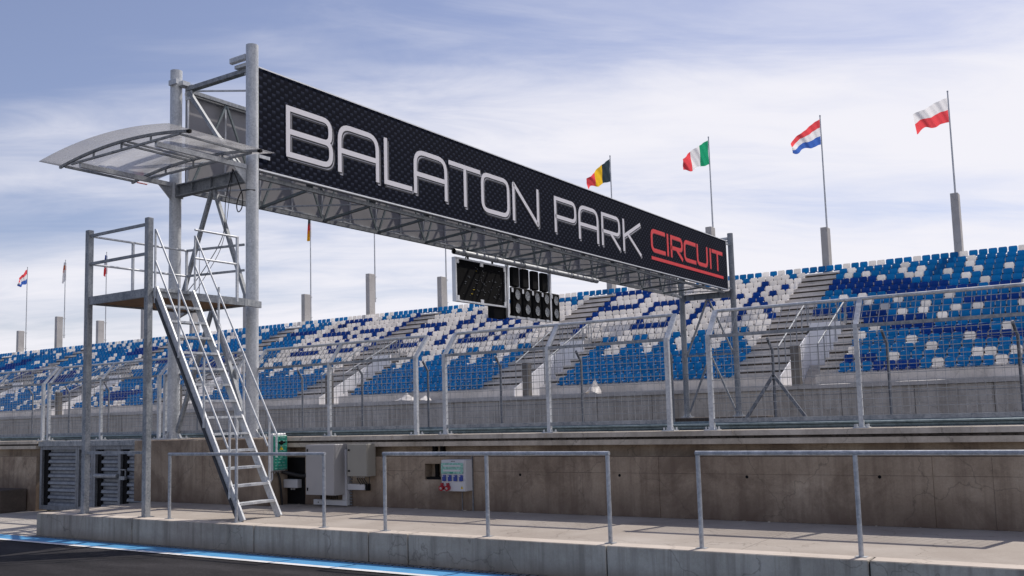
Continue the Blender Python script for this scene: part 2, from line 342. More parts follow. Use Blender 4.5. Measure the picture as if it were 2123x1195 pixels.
# ---------------------------------------------------------------- mesh builder
class MB:
    def __init__(s): s.v = []; s.f = []; s.m = []; s.s = []
    def add(s, vs, fs, mi=0, smooth=False):
        o = len(s.v); s.v += [tuple(x) for x in vs]
        for f in fs:
            s.f.append(tuple(i+o for i in f)); s.m.append(mi)
            s.s.append(smooth if isinstance(smooth, bool) else smooth)
        return s
    def box(s, x0, x1, y0, y1, z0, z1, mi=0):
        if x0 > x1: x0, x1 = x1, x0
        if y0 > y1: y0, y1 = y1, y0
        if z0 > z1: z0, z1 = z1, z0
        vs = [(x0, y0, z0), (x1, y0, z0), (x1, y1, z0), (x0, y1, z0), (x0, y0, z1), (x1, y0, z1), (x1, y1, z1), (x0, y1, z1)]
        return s.add(vs, [(0, 3, 2, 1), (4, 5, 6, 7), (0, 1, 5, 4), (1, 2, 6, 5), (2, 3, 7, 6), (3, 0, 4, 7)], mi)
    def cbox(s, x0, x1, y0, y1, z0, z1, c=0.01, mi=0):
        # box with chamfered edges
        from itertools import product
        xs = (min(x0, x1), max(x0, x1)); ys = (min(y0, y1), max(y0, y1)); zs = (min(z0, z1), max(z0, z1))
        bm_v = []; idx = {}
        for sx, sy, sz in product((0, 1), repeat=3):
            X, Y, Z = xs[sx], ys[sy], zs[sz]; dx, dy, dz = (1, -1)[sx]*c, (1, -1)[sy]*c, (1, -1)[sz]*c
            for a, q in enumerate(((X, Y+dy, Z+dz), (X+dx, Y, Z+dz), (X+dx, Y+dy, Z))):
                idx[(sx, sy, sz, a)] = len(bm_v); bm_v.append(q)
        F = []
        for sx in (0, 1):
            q = [idx[(sx, a, b, 0)] for a, b in ((0, 0), (1, 0), (1, 1), (0, 1))]; F.append(q if sx else q[::-1])
        for sy in (0, 1):
            q = [idx[(a, sy, b, 1)] for a, b in ((0, 0), (1, 0), (1, 1), (0, 1))]; F.append(q[::-1] if sy else q)
        for sz in (0, 1):
            q = [idx[(a, b, sz, 2)] for a, b in ((0, 0), (1, 0), (1, 1), (0, 1))]; F.append(q if sz else q[::-1])
        for a, b in product((0, 1), repeat=2):
            F.append([idx[(0, a, b, 1)], idx[(1, a, b, 1)], idx[(1, a, b, 2)], idx[(0, a, b, 2)]])
            F.append([idx[(a, 0, b, 0)], idx[(a, 1, b, 0)], idx[(a, 1, b, 2)], idx[(a, 0, b, 2)]])
            F.append([idx[(a, b, 0, 0)], idx[(a, b, 1, 0)], idx[(a, b, 1, 1)], idx[(a, b, 0, 1)]])
        for sx, sy, sz in product((0, 1), repeat=3):
            F.append([idx[(sx, sy, sz, a)] for a in (0, 1, 2)])
        return s.add(bm_v, F, mi)
    def bar(s, p, q, w, h=None, up=(0, 0, 1), mi=0):
        # rectangular bar from p to q, w across, h along "up"
        h = w if h is None else h
        p = Vector(p); q = Vector(q); d = (q-p).normalized(); upv = Vector(up)
        if abs(d.dot(upv)) > 0.98: upv = Vector((0, 1, 0))
        sx = d.cross(upv).normalized()*w/2; uz = sx.cross(d).normalized()*h/2
        vs = [e+a*sx+b*uz for e in (p, q) for a, b in ((-1, -1), (1, -1), (1, 1), (-1, 1))]
        return s.add(vs, [(0, 1, 2, 3), (7, 6, 5, 4), (0, 4, 5, 1), (1, 5, 6, 2), (2, 6, 7, 3), (3, 7, 4, 0)], mi)
    def tube(s, pts, r, n=10, mi=0, caps=True):
        pts = [Vector(p) for p in pts]; rings = []
        prev = None
        for i, p in enumerate(pts):
            a = pts[max(i-1, 0)]; b = pts[min(i+1, len(pts)-1)]; d = (b-a).normalized()
            if prev is None:
                up = Vector((0, 0, 1)) if abs(d.z) < 0.9 else Vector((0, 1, 0))
                x = d.cross(up).normalized()
            else:
                x = (prev - d*prev.dot(d)).normalized()
            prev = x; y = d.cross(x)
            rr = r[i] if isinstance(r, (list, tuple)) else r
            rings.append([p + (x*math.cos(t)+y*math.sin(t))*rr for t in (2*math.pi*k/n for k in range(n))])
        vs = [v for R_ in rings for v in R_]
        o = len(pts)
        fs = [(i*n+k, i*n+(k+1) % n, (i+1)*n+(k+1) % n, (i+1)*n+k) for i in range(o-1) for k in range(n)]
        s.add(vs, fs, mi, True)
        if caps:
            s.add(rings[0], [tuple(range(n))[::-1]], mi); s.add(rings[-1], [tuple(range(n))], mi)
        return s
    def prism(s, prof, x0, x1, mi=0, axis='X', caps=True):
        # profile of (a,b) extruded along an axis; X: (y,z)  Y: (x,z)  Z: (x,y)
        def P(a, b, t): return {'X': (t, a, b), 'Y': (a, t, b), 'Z': (a, b, t)}[axis]
        n = len(prof); vs = [P(a, b, x0) for a, b in prof]+[P(a, b, x1) for a, b in prof]
        fs = [(i, (i+1) % n, n+(i+1) % n, n+i) for i in range(n)]
        if caps: fs += [tuple(range(n))[::-1], tuple(range(n, 2*n))]
        return s.add(vs, fs, mi)
    def disc(s, c, r, axis, th, n=18, mi=0):
        c = Vector(c); ax = Vector(axis).normalized()
        return s.tube([c, c+ax*th], r, n, mi)
    def build(s, name, mats, parent=None, label=None):
        me = bpy.data.meshes.new(name)
        off = parent_loc(parent)
        me.from_pydata([(a-off[0], b-off[1], c-off[2]) for a, b, c in s.v], [], s.f)
        if not isinstance(mats, (list, tuple)): mats = [mats]
        for m in mats: me.materials.append(M[m] if isinstance(m, str) else m)
        me.polygons.foreach_set('material_index', s.m)
        me.polygons.foreach_set('use_smooth', [bool(x) for x in s.s])
        me.update()
        import bmesh
        bm = bmesh.new(); bm.from_mesh(me); bmesh.ops.recalc_face_normals(bm, faces=bm.faces); bm.to_mesh(me); bm.free()
        o = bpy.data.objects.new(name, me); COL.objects.link(o)
        if parent is not None: o.parent = parent
        if label: o['label'] = label
        return o
def parent_loc(p):
    if p is None: return (0, 0, 0)
    x = y = z = 0
    while p is not None:
        x += p.location.x; y += p.location.y; z += p.location.z; p = p.parent
    return (x, y, z)
def thing(name, label, cat, loc, group=None):
    o = bpy.data.objects.new(name, None); COL.objects.link(o); o.location = loc; o.empty_display_size = 0.2
    o['label'] = label; o['category'] = cat
    if group: o['group'] = group
    return o
def tag(o, label, cat, group=None):
    o['label'] = label; o['category'] = cat
    if group: o['group'] = group
    return o
def struct(o): o['kind'] = 'structure'; return o
def dup(root, loc, label):
    r = root.copy(); COL.objects.link(r); r.location = loc; r['label'] = label
    for ch in list(root.children):
        c = ch.copy(); COL.objects.link(c); c.parent = r
        for g in list(ch.children):
            d = g.copy(); COL.objects.link(d); d.parent = c
    return r

# ---------------------------------------------------------------- ground
G = -0.41
b = MB(); b.add([(-900, -300, G), (400, -300, G), (400, 900, G), (-900, 900, G)], [(0, 1, 2, 3)])
struct(b.build('pit_lane_asphalt', 'asphalt'))
b = MB(); b.add([(-60, 9.96, G+.004), (-17.4, 9.96, G+.004), (-17.4, 13.3, G+.004), (-60, 13.3, G+.004)], [(0, 1, 2, 3)])
struct(b.build('concrete_apron', 'apron'))
b = MB(); b.add([(-60, 9.60, G+.008), (6, 9.60, G+.008), (6, 9.99, G+.008), (-60, 9.99, G+.008)], [(0, 1, 2, 3)])
struct(b.build('blue_road_line', 'blue_paint'))
b = MB(); b.add([(-60, 9.49, G+.012), (6, 9.49, G+.012), (6, 9.60, G+.012), (-60, 9.60, G+.012)], [(0, 1, 2, 3)])
struct(b.build('white_road_line', 'white_paint'))
b = MB()
for i in range(160):   # slotted drain at the foot of the kerb
    x = -17.3+i*0.12; b.box(x, x+0.085, 10.03, 10.12, G+.003, G+.012)
struct(b.build('drain_grating', 'galv_dark'))
b = MB(); b.box(-200, 60, 13.6, 42.9, -0.405, -0.02)
struct(b.build('race_track', 'asphalt'))

# raised platform of cast lengths with open joints
b = MB()
js = [-17.43, -14.55, -11.54, -9.21, -8.5, -5.46, -2.45, 0.5, 3.5, 6]
for i in range(len(js)-1):
    b.cbox(js[i]+0.009, js[i+1]-0.009, 10.15, 10.42, G, 0.0, 0.008)
for i in range(len(js)-1): b.box(js[i]+0.02, js[i+1]-0.02, 10.162, 10.41, -0.001, 0.002, 2)
b.box(-17.40, 6, 10.19, 10.43, G, -0.02, 1)
struct(b.build('platform_kerb', ['kerb', 'groove_and_shade', 'kerb_top']))
b = MB()
ds = [-17.42, -13.9, -10.9, -7.45, -3.9, -0.62, 6]
for i in range(len(ds)-1):
    b.box(ds[i], ds[i+1]-0.006, 10.424, 13.2, G+.01, -0.003)
struct(b.build('pit_platform', 'platform'))

# ---------------------------------------------------------------- pit wall with coping
wall = thing('pit_wall', 'long stained concrete pit wall with grooved coping behind the platform', 'wall', (-4, 13.2, 0))
b = MB()
segs = [(-13.85, -10.5), (-10.5, -10.15), (-10.15, -6.083), (-6.08, -5.393), (-5.39, -2.293), (-2.29, -1.603), (-1.60, 6)]
for i, (x0, x1) in enumerate(segs):
    dy = 0.0 if i % 2 == 0 or i == 1 else 0.008
    if i == 1:
        b.box(x0, x1, 13.03, 13.23, 0, 0.50); b.box(x0, x1, 13.03, 13.23, 0.77, 0.89)
    else:
        b.box(x0, x1, 13.03+dy, 13.23, 0, 0.645); b.box(x0, x1, 13.034+dy, 13.23, 0.648, 0.89)
b.box(-13.85, 6, 13.232, 13.45, 0, 1.07)
b.build('wall_face', 'wall', wall)
b = MB(); b.box(-13.85, 6, 12.995, 13.45, 1.072, 1.15)
b.prism([(12.975, 1.19), (12.99, 1.262), (13.45, 1.262), (13.45, 1.19)], -13.85, 6)
for x in (-11.2, -8.0, -4.9, -1.8): b.box(x, x+0.012, 12.97, 13.0, 1.19, 1.266)
b.build('coping', 'coping', wall)
b = MB(); b.box(-13.85, 6, 13.03, 13.44, 1.151, 1.189)
random.seed(3)
x = -13.8
while x < 6:     # ragged sealant in the groove
    w = random.uniform(0.03, 0.16); b.box(x, x+w, 13.01-random.uniform(0, .012), 13.029, 1.155, 1.155+random.uniform(0.012, 0.03)); x += w+random.uniform(0.005, 0.05)
b.build('groove_sealant', 'groove_and_shade', wall)
b = MB()
for x in (-10.43, -10.26): b.box(x, x+0.07, 13.16, 13.228, 0.891, 1.068)
for x in (-10.40, -10.24): b.box(x, x+0.07, 13.19, 13.229, 0.51, 0.765)
b.box(-10.49, -10.16, 13.06, 13.2, 0.502, 0.54)
b.build('recess_pipe', 'black', wall)
b = MB()
for x, z in ((-8.53, .6), (-6.73, .61), (-4.73, .61), (-2.94, .63), (-0.9, .63)):
    b.disc((x, 13.026, z), 0.022, (0, 1, 0), 0.003, 12)
b.build('tie_hole', 'black', wall)
b = MB(); random.seed(5)
for i in range(30):    # crumbs and mortar at the foot of the wall
    x = random.uniform(-13.6, 0.5); r_ = random.uniform(0.004, 0.02)
    b.box(x, x+r_*random.uniform(1, 3), 12.995-r_*0.6, 13.028, -0.002, r_*0.35)
b.build('mortar_crumb', 'coping', wall)

wl = thing('pit_wall', 'stretch of concrete pit wall left of the corrugated gate', 'wall', (-30, 13.2, G))
b = MB(); b.box(-60, -24.4, 13.03, 13.45, G, 0.645); b.box(-60, -24.4, 13.036, 13.45, 0.65, 0.89); b.box(-24.39, -22.42, 13.03, 13.45, G, 0.89)
b.box(-60, -22.42, 13.20, 13.44, 0.89, 1.07)
b.build('wall_face', 'wall', wl)
b = MB(); b.box(-60, -22.42, 12.995, 13.45, 1.072, 1.15); b.box(-60, -22.35, 12.985, 13.45, 1.19, 1.262)
b.build('coping', 'coping', wl)
b = MB(); b.box(-60, -22.42, 13.03, 13.44, 1.151, 1.189); b.build('groove_sealant', 'groove_and_shade', wl)

b = MB(); b.cbox(-17.93, -13.86, 12.54, 13.98, -0.01, 1.25, 0.012); 
b.cbox(-18.0, -17.93, 12.9, 13.6, G, 1.25, 0.005)
tag(b.build('foundation_block', 'wall'), 'plain concrete block carrying the two near columns of the gantry', 'foundation')
b = MB(); b.cbox(-60, -22.75, 12.35, 13.0, G, 0.13, 0.02)
tag(b.build('concrete_plinth', 'dark_concrete'), 'low dark block on the ground at the foot of the left pit wall', 'plinth')

# guard rail behind the fence
gr = thing('guard_rail', 'dark teal corrugated guard rail running low behind the fence', 'guard rail', (-10, 13.6, 1.0))
b = MB()
prof = [(13.52, 1.27), (13.56, 1.285), (13.56, 1.31), (13.52, 1.325), (13.52, 1.345), (13.56, 1.36), (13.57, 1.39), (13.60, 1.39), (13.60, 1.27)]
prof = [(y-.0, z) for y, z in prof]
b.prism(prof, -60, 6); b.prism([(13.53, 1.0), (13.57, 1.03), (13.57, 1.10), (13.53, 1.13), (13.53, 1.2), (13.60, 1.2), (13.60, 1.0)], -60, 6)
b.build('beam', 'galv_blue', gr)
for i in range(17):
    b = MB(); x = -44+i*3.0+0.8; b.box(x, x+0.1, 13.605, 13.70, -0.03, 1.34); b.build('post', 'galv_dark', gr)

# ---------------------------------------------------------------- corrugated gate
gate = thing('metal_gate', 'dark corrugated steel gate under a steel lintel between pit wall and block', 'gate', (-20, 13.1, G))
b = MB(); b.box(-22.34, -18.0, 13.02, 13.42, 1.135, 1.25); b.build('lintel', 'galv', gate)
b = MB()
for x0, x1 in ((-22.32, -22.24), (-20.87, -20.80), (-20.79, -20.74), (-20.26, -20.19), (-20.18, -20.10), (-19.25, -19.16), (-18.09, -18.0)):
    b.box(x0, x1, 13.06, 13.14, -0.36, 1.13)
for x0, x1 in ((-22.24, -20.87), (-20.74, -20.26), (-20.10, -19.25), (-19.16, -18.09)):
    b.box(x0, x1, 13.065, 13.135, 1.05, 1.13); b.box(x0, x1, 13.065, 13.135, -0.36, -0.26)
b.build('frame', 'galv_dark', gate)
def corr(x0, x1, y):
    b = MB(); z = -0.26; P_ = []
    while z < 1.04:
        P_ += [(y, z), (y+0.012, z+.055), (y+0.06, z+.085), (y+0.06, z+.135)]; z += 0.167
    P_ = [q for q in P_ if q[1] < 1.05]
    P_ += [(y+0.08, P_[-1][1]), (y+0.08, P_[0][1])]
    b.prism(P_, x0, x1); return b
for x0, x1 in ((-22.04, -20.875), (-20.735, -20.265), (-19.93, -19.26), (-18.98, -18.1)):
    corr(x0, x1, 13.10).build('corrugated_panel', 'galv_dark', gate)
b = MB(); b.box(-22.24, -22.05, 13.12, 13.16, -0.26, 1.04); b.box(-20.09, -19.94, 13.12, 13.16, -0.26, 1.04); b.box(-19.15, -18.99, 13.12, 13.16, -0.26, 1.04)
b.box(-22.3, -18.05, 13.24, 13.26, -0.40, 1.13)
b.build('added_light_stop', 'black', gate)  # black sheet added behind the gate to stop light leaking through
b = MB(); b.tube([(-20.05, 13.03, 0.46), (-19.22, 13.03, 0.46)], 0.05, 12); b.build('bolt_bar', 'galv', gate)
b = MB(); b.bar((-19.12, 13.03, 0.42), (-19.12, 13.03, 0.6), 0.02); b.bar((-18.93, 13.03, 0.42), (-18.93, 13.03, 0.6), 0.02); b.bar((-19.13, 13.03, 0.6), (-18.92, 13.03, 0.6), 0.02); b.box(-19.12, -18.93, 13.0, 13.06, 0.38, 0.46)
b.build('handle', 'galv', gate)

# ---------------------------------------------------------------- catch fence on the pit wall
FY = 13.27
def fence_panel(x0, bays, label, pitch=2.12):
    W = pitch*bays
    t = thing('catch_fence', label, 'fence', (x0, FY, 1.26), 'mesh fence panels along the top of the pit wall')
    for i in range(bays+1):
        x = x0+i*pitch
        w = 0.072 if (i == 0 or i == bays) else 0.06
        b = MB(); b.box(x-w/2, x+w/2, FY-.03, FY+.03, 1.262, 2.665)
        # bent arm: a flat channel leaning over the track
        b.bar((x, FY+.0, 2.63), (x, FY+0.35, 3.045), w+0.008, 0.035, up=(0, -0.76, 0.65))
        p = b.build('post', 'galv_light', t)
        b = MB(); b.box(x-.10, x+.10, FY-.09, FY+.09, 1.2625, 1.275)
        for dx in (-.075, .075):
            b.tube([(x+dx, FY-.06, 1.27), (x+dx, FY-.06, 1.315)], 0.014, 8); b.tube([(x+dx, FY+.06, 1.27), (x+dx, FY+.06, 1.315)], 0.014, 8)
        b.build('base_plate', 'galv_light', p)
    xa, xb = x0+0.03, x0+W-0.03
    b = MB(); b.tube([(xa, FY+0.345, 3.04), (xb, FY+0.345, 3.04)], 0.026, 10); b.build('top_rail', 'galv_light', t)
    b = MB(); b.box(xa, xb, FY-.026, FY+.026, 2.615, 2.66); b.build('middle_rail', 'galv', t)
    b = MB(); b.box(xa, xb, FY-.022, FY+.022, 1.372, 1.43); b.build('bottom_rail', 'galv', t)
    b = MB(); r_ = 0.0034
    n = int(W/0.115)
    for i in range(1, n+1):
        x = x0+i*W/(n+1)
        b.bar((x, FY+.002, 1.43), (x, FY+.002, 2.62), 1.3*r_)
        b.bar((x, FY+.03, 2.66), (x, FY+0.335, 3.02), 2*r_)
    for k in range(1, 11):
        z = 1.43+k*0.1105; b.bar((x0+.03, FY-.004, z), (x0+W-.03, FY-.004, z), 2.6*r_)
    for k in range(1, 4):
        f = k/4.0; b.bar((x0+.03, FY+.03+0.305*f, 2.665+0.36*f), (x0+W-.03, FY+.03+0.305*f, 2.665+0.36*f), 2*r_)
    b.build('wire_mesh', 'wire', t)
    return t
# one two-bay panel with all its parts, then copies
fp = fence_panel(-5.30, 2, 'wire fence panel right of the far gantry legs, in front of the right seat block')
for x, lab in ((-0.45, 'wire fence panel at the right edge of the view'),
               (-10.21, 'wire fence panel right of the switch socket box, between two gaps in the fence'),
               (-15.10, 'wire fence panel directly right of the thick near gantry column'),
               (-22.35, 'wire fence panel standing on the steel lintel above the corrugated gate'),
               (-26.84, 'wire fence panel at the left edge, ending left of the gate')):
    dup(fp, (x, FY, 1.26), lab)
fence_panel(-17.9, 1, 'narrow one-bay wire fence panel behind the stair, between the two near gantry columns', 2.3)

# ---------------------------------------------------------------- handrails on the platform
def handrail(xs, label, x_end=None):
    t = thing('handrail', label, 'railing', (xs[0], 10.354, 0), 'grey pipe railings along the platform edge')
    y = 10.354; r_ = 0.026
    xe = xs[-1] if x_end is None else x_end; MT = 'galv_mid'
    b = MB(); b.tube([(xs[0]-0.025, y, 1.075), (xe+0.025, y, 1.075)], r_, 12); b.build('top_rail', MT, t)
    for x in xs:
        b = MB(); b.tube([(x, y, 0.0), (x, y, 1.052)], r_, 12); p = b.build('post', MT, t)
        b = MB(); b.box(x-.06, x+.06, y-.05, y+.05, 0.0, 0.008)
        b.build('base_plate', 'galv', p)
    return t
handrail([-13.83, -12.17, -10.256], 'grey pipe railing passing in front of the stair foot')
handrail([-9.07, -7.305, -5.504], 'middle grey pipe railing in front of the socket box')
handrail([-4.334, -2.571, -0.75, 1.0], 'right-hand grey pipe railing running out of the picture')

# ---------------------------------------------------------------- gantry
LX, RX, NY, FYG = -17.52, -15.05, 13.2, 40.9
gan = thing('start_gantry', 'long steel gantry spanning the track with a black lettered banner on its side', 'gantry', (-16.3, 13.2, 1.25))
for x, y, z0 in ((LX, NY, 1.25), (RX, NY, 1.25), (LX, FYG, 1.17), (RX, FYG, 1.17)):
    b = MB(); b.tube([(x, y, z0), (x, y, 9.42)], 0.128, 28)
    b.tube([(x, y, 5.4), (x, y, 5.415)], 0.1295, 28)
    c = b.build('column', 'galv_light' if y == NY else 'galv', gan)
    b = MB(); b.box(x-.24, x+.24, y-.24, y+.24, z0+.001, z0+.025)
    for a in range(4):
        dx, dy = ((1, 0), (0, 1), (-1, 0), (0, -1))[a]
        b.add([(x+dx*.12+dy*.008, y+dy*.12+dx*.008, z0+.02), (x+dx*.23+dy*.008, y+dy*.23+dx*.008, z0+.02), (x+dx*.12+dy*.008, y+dy*.12+dx*.008, z0+.18),
               (x+dx*.12-dy*.008, y+dy*.12-dx*.008, z0+.02), (x+dx*.23-dy*.008, y+dy*.23-dx*.008, z0+.02), (x+dx*.12-dy*.008, y+dy*.12-dx*.008, z0+.18)],
              [(0, 1, 2), (3, 5, 4), (0, 3, 4, 1), (1, 4, 5, 2), (2, 5, 3, 0)])
    for dx in (-.19, .19):
        for dy in (-.19, .19): b.tube([(x+dx, y+dy, z0+.02), (x+dx, y+dy, z0+.07)], 0.018, 8)
    b.build('base_plate', 'galv_light', c)
for y in (NY, FYG):
    # end frames
    s_ = 1 if y == NY else -1
    b = MB()
    b.box(LX+.13, RX-.13, y-.006, y+.006, 6.545, 6.79)       # I-beam web
    b.box(LX+.13, RX-.13, y-.075, y+.075, 6.78, 6.80); b.box(LX+.13, RX-.13, y-.075, y+.075, 6.53, 6.55)
    for x in (-16.9, -16.28, -15.66): b.box(x-.006, x+.006, y-.07, y+.07, 6.55, 6.78)
    b.box(LX+.12, LX+.14, y-.1, y+.1, 6.5, 6.83); b.box(RX-.14, RX-.12, y-.1, y+.1, 6.5, 6.83)
    b.build('cross_beam', 'galv', gan)
    z0 = 1.35
    for p, q in (((-16.30, y, 6.5), (LX+.13, y, 4.0)), ((-16.22, y, 6.5), (RX-.12, y, 4.0)), ((-16.28, y, 3.95), (LX+.13, y, 1.4)), ((-16.24, y, 3.95), (RX-.12, y, 1.4))):
        b = MB(); b.bar(p, q, 0.075, 0.075, up=(0, 1, 0)); b.build('brace', 'galv', gan)
    b = MB(); b.bar((LX+.12, y, 3.97), (RX-.12, y, 3.97), 0.075); b.build('tie_bar', 'galv', gan)
    yy = y+0.12*s_
    b = MB(); b.bar((-17.3, yy, 8.98), (-15.3, yy, 8.98), 0.09); b.build('end_top_beam', 'galv', gan)
    b = MB(); b.bar((-17.22, yy, 8.9), (-15.55, yy, 6.82), 0.075, 0.075, up=(0, 1, 0)); b.bar((-17.28, yy-.0, 8.86), (-15.9, yy+0.3*s_, 7.1), 0.05, 0.05, up=(0, 1, 0)); b.build('end_diagonal', 'galv', gan)
    b = MB(); b.box(-17.35, -17.12, yy-.015, yy+.015, 8.74, 9.06); b.box(-15.42, -15.22, yy-.015, yy+.015, 8.9, 9.1)
    b.box(LX-.02, LX+.24, y-.19, y-.125, 9.04, 9.15); b.box(LX+.10, LX+.30, y-.05, y+.14, 9.03, 9.13)
    b.cbox(-15.66, -15.16, y-.10, y+.0, 9.12, 9.25, 0.02); b.box(-15.6, -15.15, y+.0, y+.10, 9.03, 9.10)
    b.build('bracket', 'galv_light', gan)
Y0, Y1 = 13.34, 40.25
TL, TR = -17.3, -15.22
zb, zt = 6.66, 8.95
for x, z, nm in ((TL, zb, 'bottom_chord'), (TR, zb+.03, 'bottom_chord'), (TL, zt, 'top_chord'), (TR, zt, 'top_chord')):
    b = MB(); b.bar((x, Y0, z), (x, Y1, z), 0.085, 0.085); b.build(nm, 'galv', gan)
nodesL = [13.36+2.08*k for k in range(13)]
nodesR = [12.90+2.08*k for k in range(14)]
for zz, tilt, z2 in ((zb, 0, zb+.03), (zt, 0, zt)):
    for k in range(13):
        l = nodesL[k]; r_ = max(nodesR[k], 13.36); r2 = nodesR[k+1]
        b = MB(); b.bar((TL, l, zz), (TR, r_, z2), 0.06, 0.06); b.build('lacing_bar', 'galv_shaded', gan)
        b = MB(); b.bar((TL, l+.05, zz+.02), (TR, r2-.05, z2+.02), 0.034, 0.034); b.build('lacing_bar', 'galv_light', gan)
for k in range(13):
    for x, ns, d in ((TL, nodesL, 1), (TR, nodesR, -1)):
        y = max(ns[k], Y0); ym = min(y+1.04, Y1); yn = min(y+2.08, Y1)
        b = MB(); b.bar((x, y+.04, zb+.04), (x, ym, zt-.04), 0.045, 0.045, up=(1, 0, 0)); b.bar((x, ym, zt-.04), (x, yn-.04, zb+.04), 0.045, 0.045, up=(1, 0, 0))
        b.build('web_diagonal', 'galv_shaded', gan)
        b = MB(); b.box(x-.012, x+.012, y-.09, y+.09, zb-.05, zb+.16); b.build('gusset_plate', 'galv_dark', gan)
# banners: the right one carries the print towards the camera, the left one is seen from behind
BX = -15.0
b = MB(); b.box(BX-.012, BX, 13.33, 40.16, 6.80, 8.96)
me_b = b.build('banner_panel', ['carbon'], gan)
b = MB(); b.box(BX-.03, BX-.013, 13.33, 40.16, 6.80, 8.96); b.build('banner_backing', 'banner_back', gan)
b = MB(); b.box(BX-.04, BX+.012, 13.33, 40.2, 8.962, 8.99); b.box(BX-.06, BX+.014, 13.33, 40.2, 6.765, 6.798); b.box(BX-.04, BX+.012, 40.165, 40.2, 6.80, 8.96)
b.build('banner_edge_trim', 'alu', gan)
b = MB(); b.box(BX-.17, BX-.06, 13.33, 40.2, 6.775, 6.80); b.build('bottom_flange', 'galv', gan)
LB = -17.47
b = MB(); b.box(LB, LB+.03, 13.42, 40.16, 6.80, 8.9); b.build('banner_backing', 'banner_back', gan)
b = MB(); b.box(LB-.016, LB-.001, 13.42, 40.16, 6.80, 8.96); b.build('banner_panel', 'carbon', gan)
b = MB(); b.box(LB-.02, LB+.10, 13.40, 40.2, 8.902, 8.96); b.box(LB-.02, LB+.06, 13.40, 40.2, 6.765, 6.798)
b.build('banner_edge_trim', 'galv_light', gan)
y = 13.44
b = MB()
while y < 40: b.box(LB+.032, LB+.062, y-.02, y+.02, 6.80, 8.9); y += 1.04
b.build('banner_mullion', 'alu', gan)
for yy in (40.6,):
    b = MB(); b.box(BX-.08, BX-.03, 40.22, 40.78, 8.84, 8.90); b.box(BX-.08, BX-.03, 40.22, 40.78, 6.86, 6.92); b.build('banner_bracket', 'galv', gan)
b = MB(); b.box(BX-.05, BX+.02, 13.33, 13.62, 7.03, 7.10); b.build('banner_bracket', 'galv_light', gan)
# lamp pipe slung under the truss
b = MB(); b.tube([(-16.8, 22.4, 6.44), (-16.8, 31.3, 6.44)], 0.085, 20, caps=False); b.disc((-16.8, 22.44, 6.44), 0.078, (0, 1, 0), 0.01, 20, 1); b.disc((-16.8, 31.27, 6.44), 0.078, (0, 1, 0), 0.01, 20, 1)
pipe = b.build('lamp_pipe', ['galv_light', 'black'], gan)
for y in (22.9, 24.6, 26.2, 27.8, 29.4, 30.9):
    b = MB(); b.tube([(-16.8, y-.03, 6.44), (-16.8, y+.03, 6.44)], 0.094, 16); b.box(-16.83, -16.77, y-.02, y+.02, 6.52, 6.66)
    b.bar((-17.3, y, 6.63), (-16.3, y, 6.63), 0.05); b.build('clamp', 'galv', pipe)

# lettering: strokes as raised ribbons, units are metres along Y and height
def ribbon(pts, w, rad=0.0, closed=False):
    P_ = [Vector(p) for p in pts]; out_ = []
    n = len(P_)
    for i, p in enumerate(P_):
        if rad and (closed or 0 < i < n-1):
            a = P_[i-1]; c = P_[(i+1) % n]
            rd = rad[i] if isinstance(rad, (list, tuple)) else rad
            if not rd:
                out_.append(p); continue
            r_ = min(rd, (a-p).length*0.49, (c-p).length*0.49)
            s0 = p+(a-p).normalized()*r_; s1 = p+(c-p).normalized()*r_
            for k in range(7):
                t_ = k/6; out_.append(s0*(1-t_)**2+p*2*t_*(1-t_)+s1*t_*t_)
        else: out_.append(p)
    L = []; R_ = []
    m = len(out_)
    for i, p in enumerate(out_):
        a = out_[i-1] if (closed or i > 0) else None
        c = out_[(i+1) % m] if (closed or i < m-1) else None
        d1 = (p-a).normalized() if a is not None and (p-a).length > 1e-6 else None
        d2 = (c-p).normalized() if c is not None and (c-p).length > 1e-6 else None
        if d1 is None: d1 = d2
        if d2 is None: d2 = d1
        n1 = Vector((-d1.y, d1.x)); n2 = Vector((-d2.y, d2.x)); nn = (n1+n2)
        nn = nn/nn.length if nn.length > 1e-6 else n1
        k = 1/max(0.45, nn.dot(n1))
        wi = w[i] if isinstance(w, list) else w
        L.append(p+nn*wi/2*k); R_.append(p-nn*wi/2*k)
    return L, R_
def stroke(mb, pts, w, depth, rad=0, closed=False, mi=0):
    L, R_ = ribbon(pts, w, rad, closed); n = len(L)
    X1 = BX+depth
    vs = [(X1, q.x, q.y) for q in L]+[(X1, q.x, q.y) for q in R_]+[(BX+.001, q.x, q.y) for q in L]+[(BX+.001, q.x, q.y) for q in R_]
    fs = []
    rng = range(n) if closed else range(n-1)
    for i in rng:
        j = (i+1) % n
        fs += [(i, j, n+j, n+i), (i, 2*n+i, 2*n+j, j), (n+i, n+j, 3*n+j, 3*n+i)]
    if not closed: fs += [(0, n, 3*n, 2*n), (n-1, 3*n-1, 4*n-1, 2*n-1)]
    mb.add(vs, fs, mi)
T_, B_ = 8.38, 7.21   # cap line and base line of the big words
h = 0.075
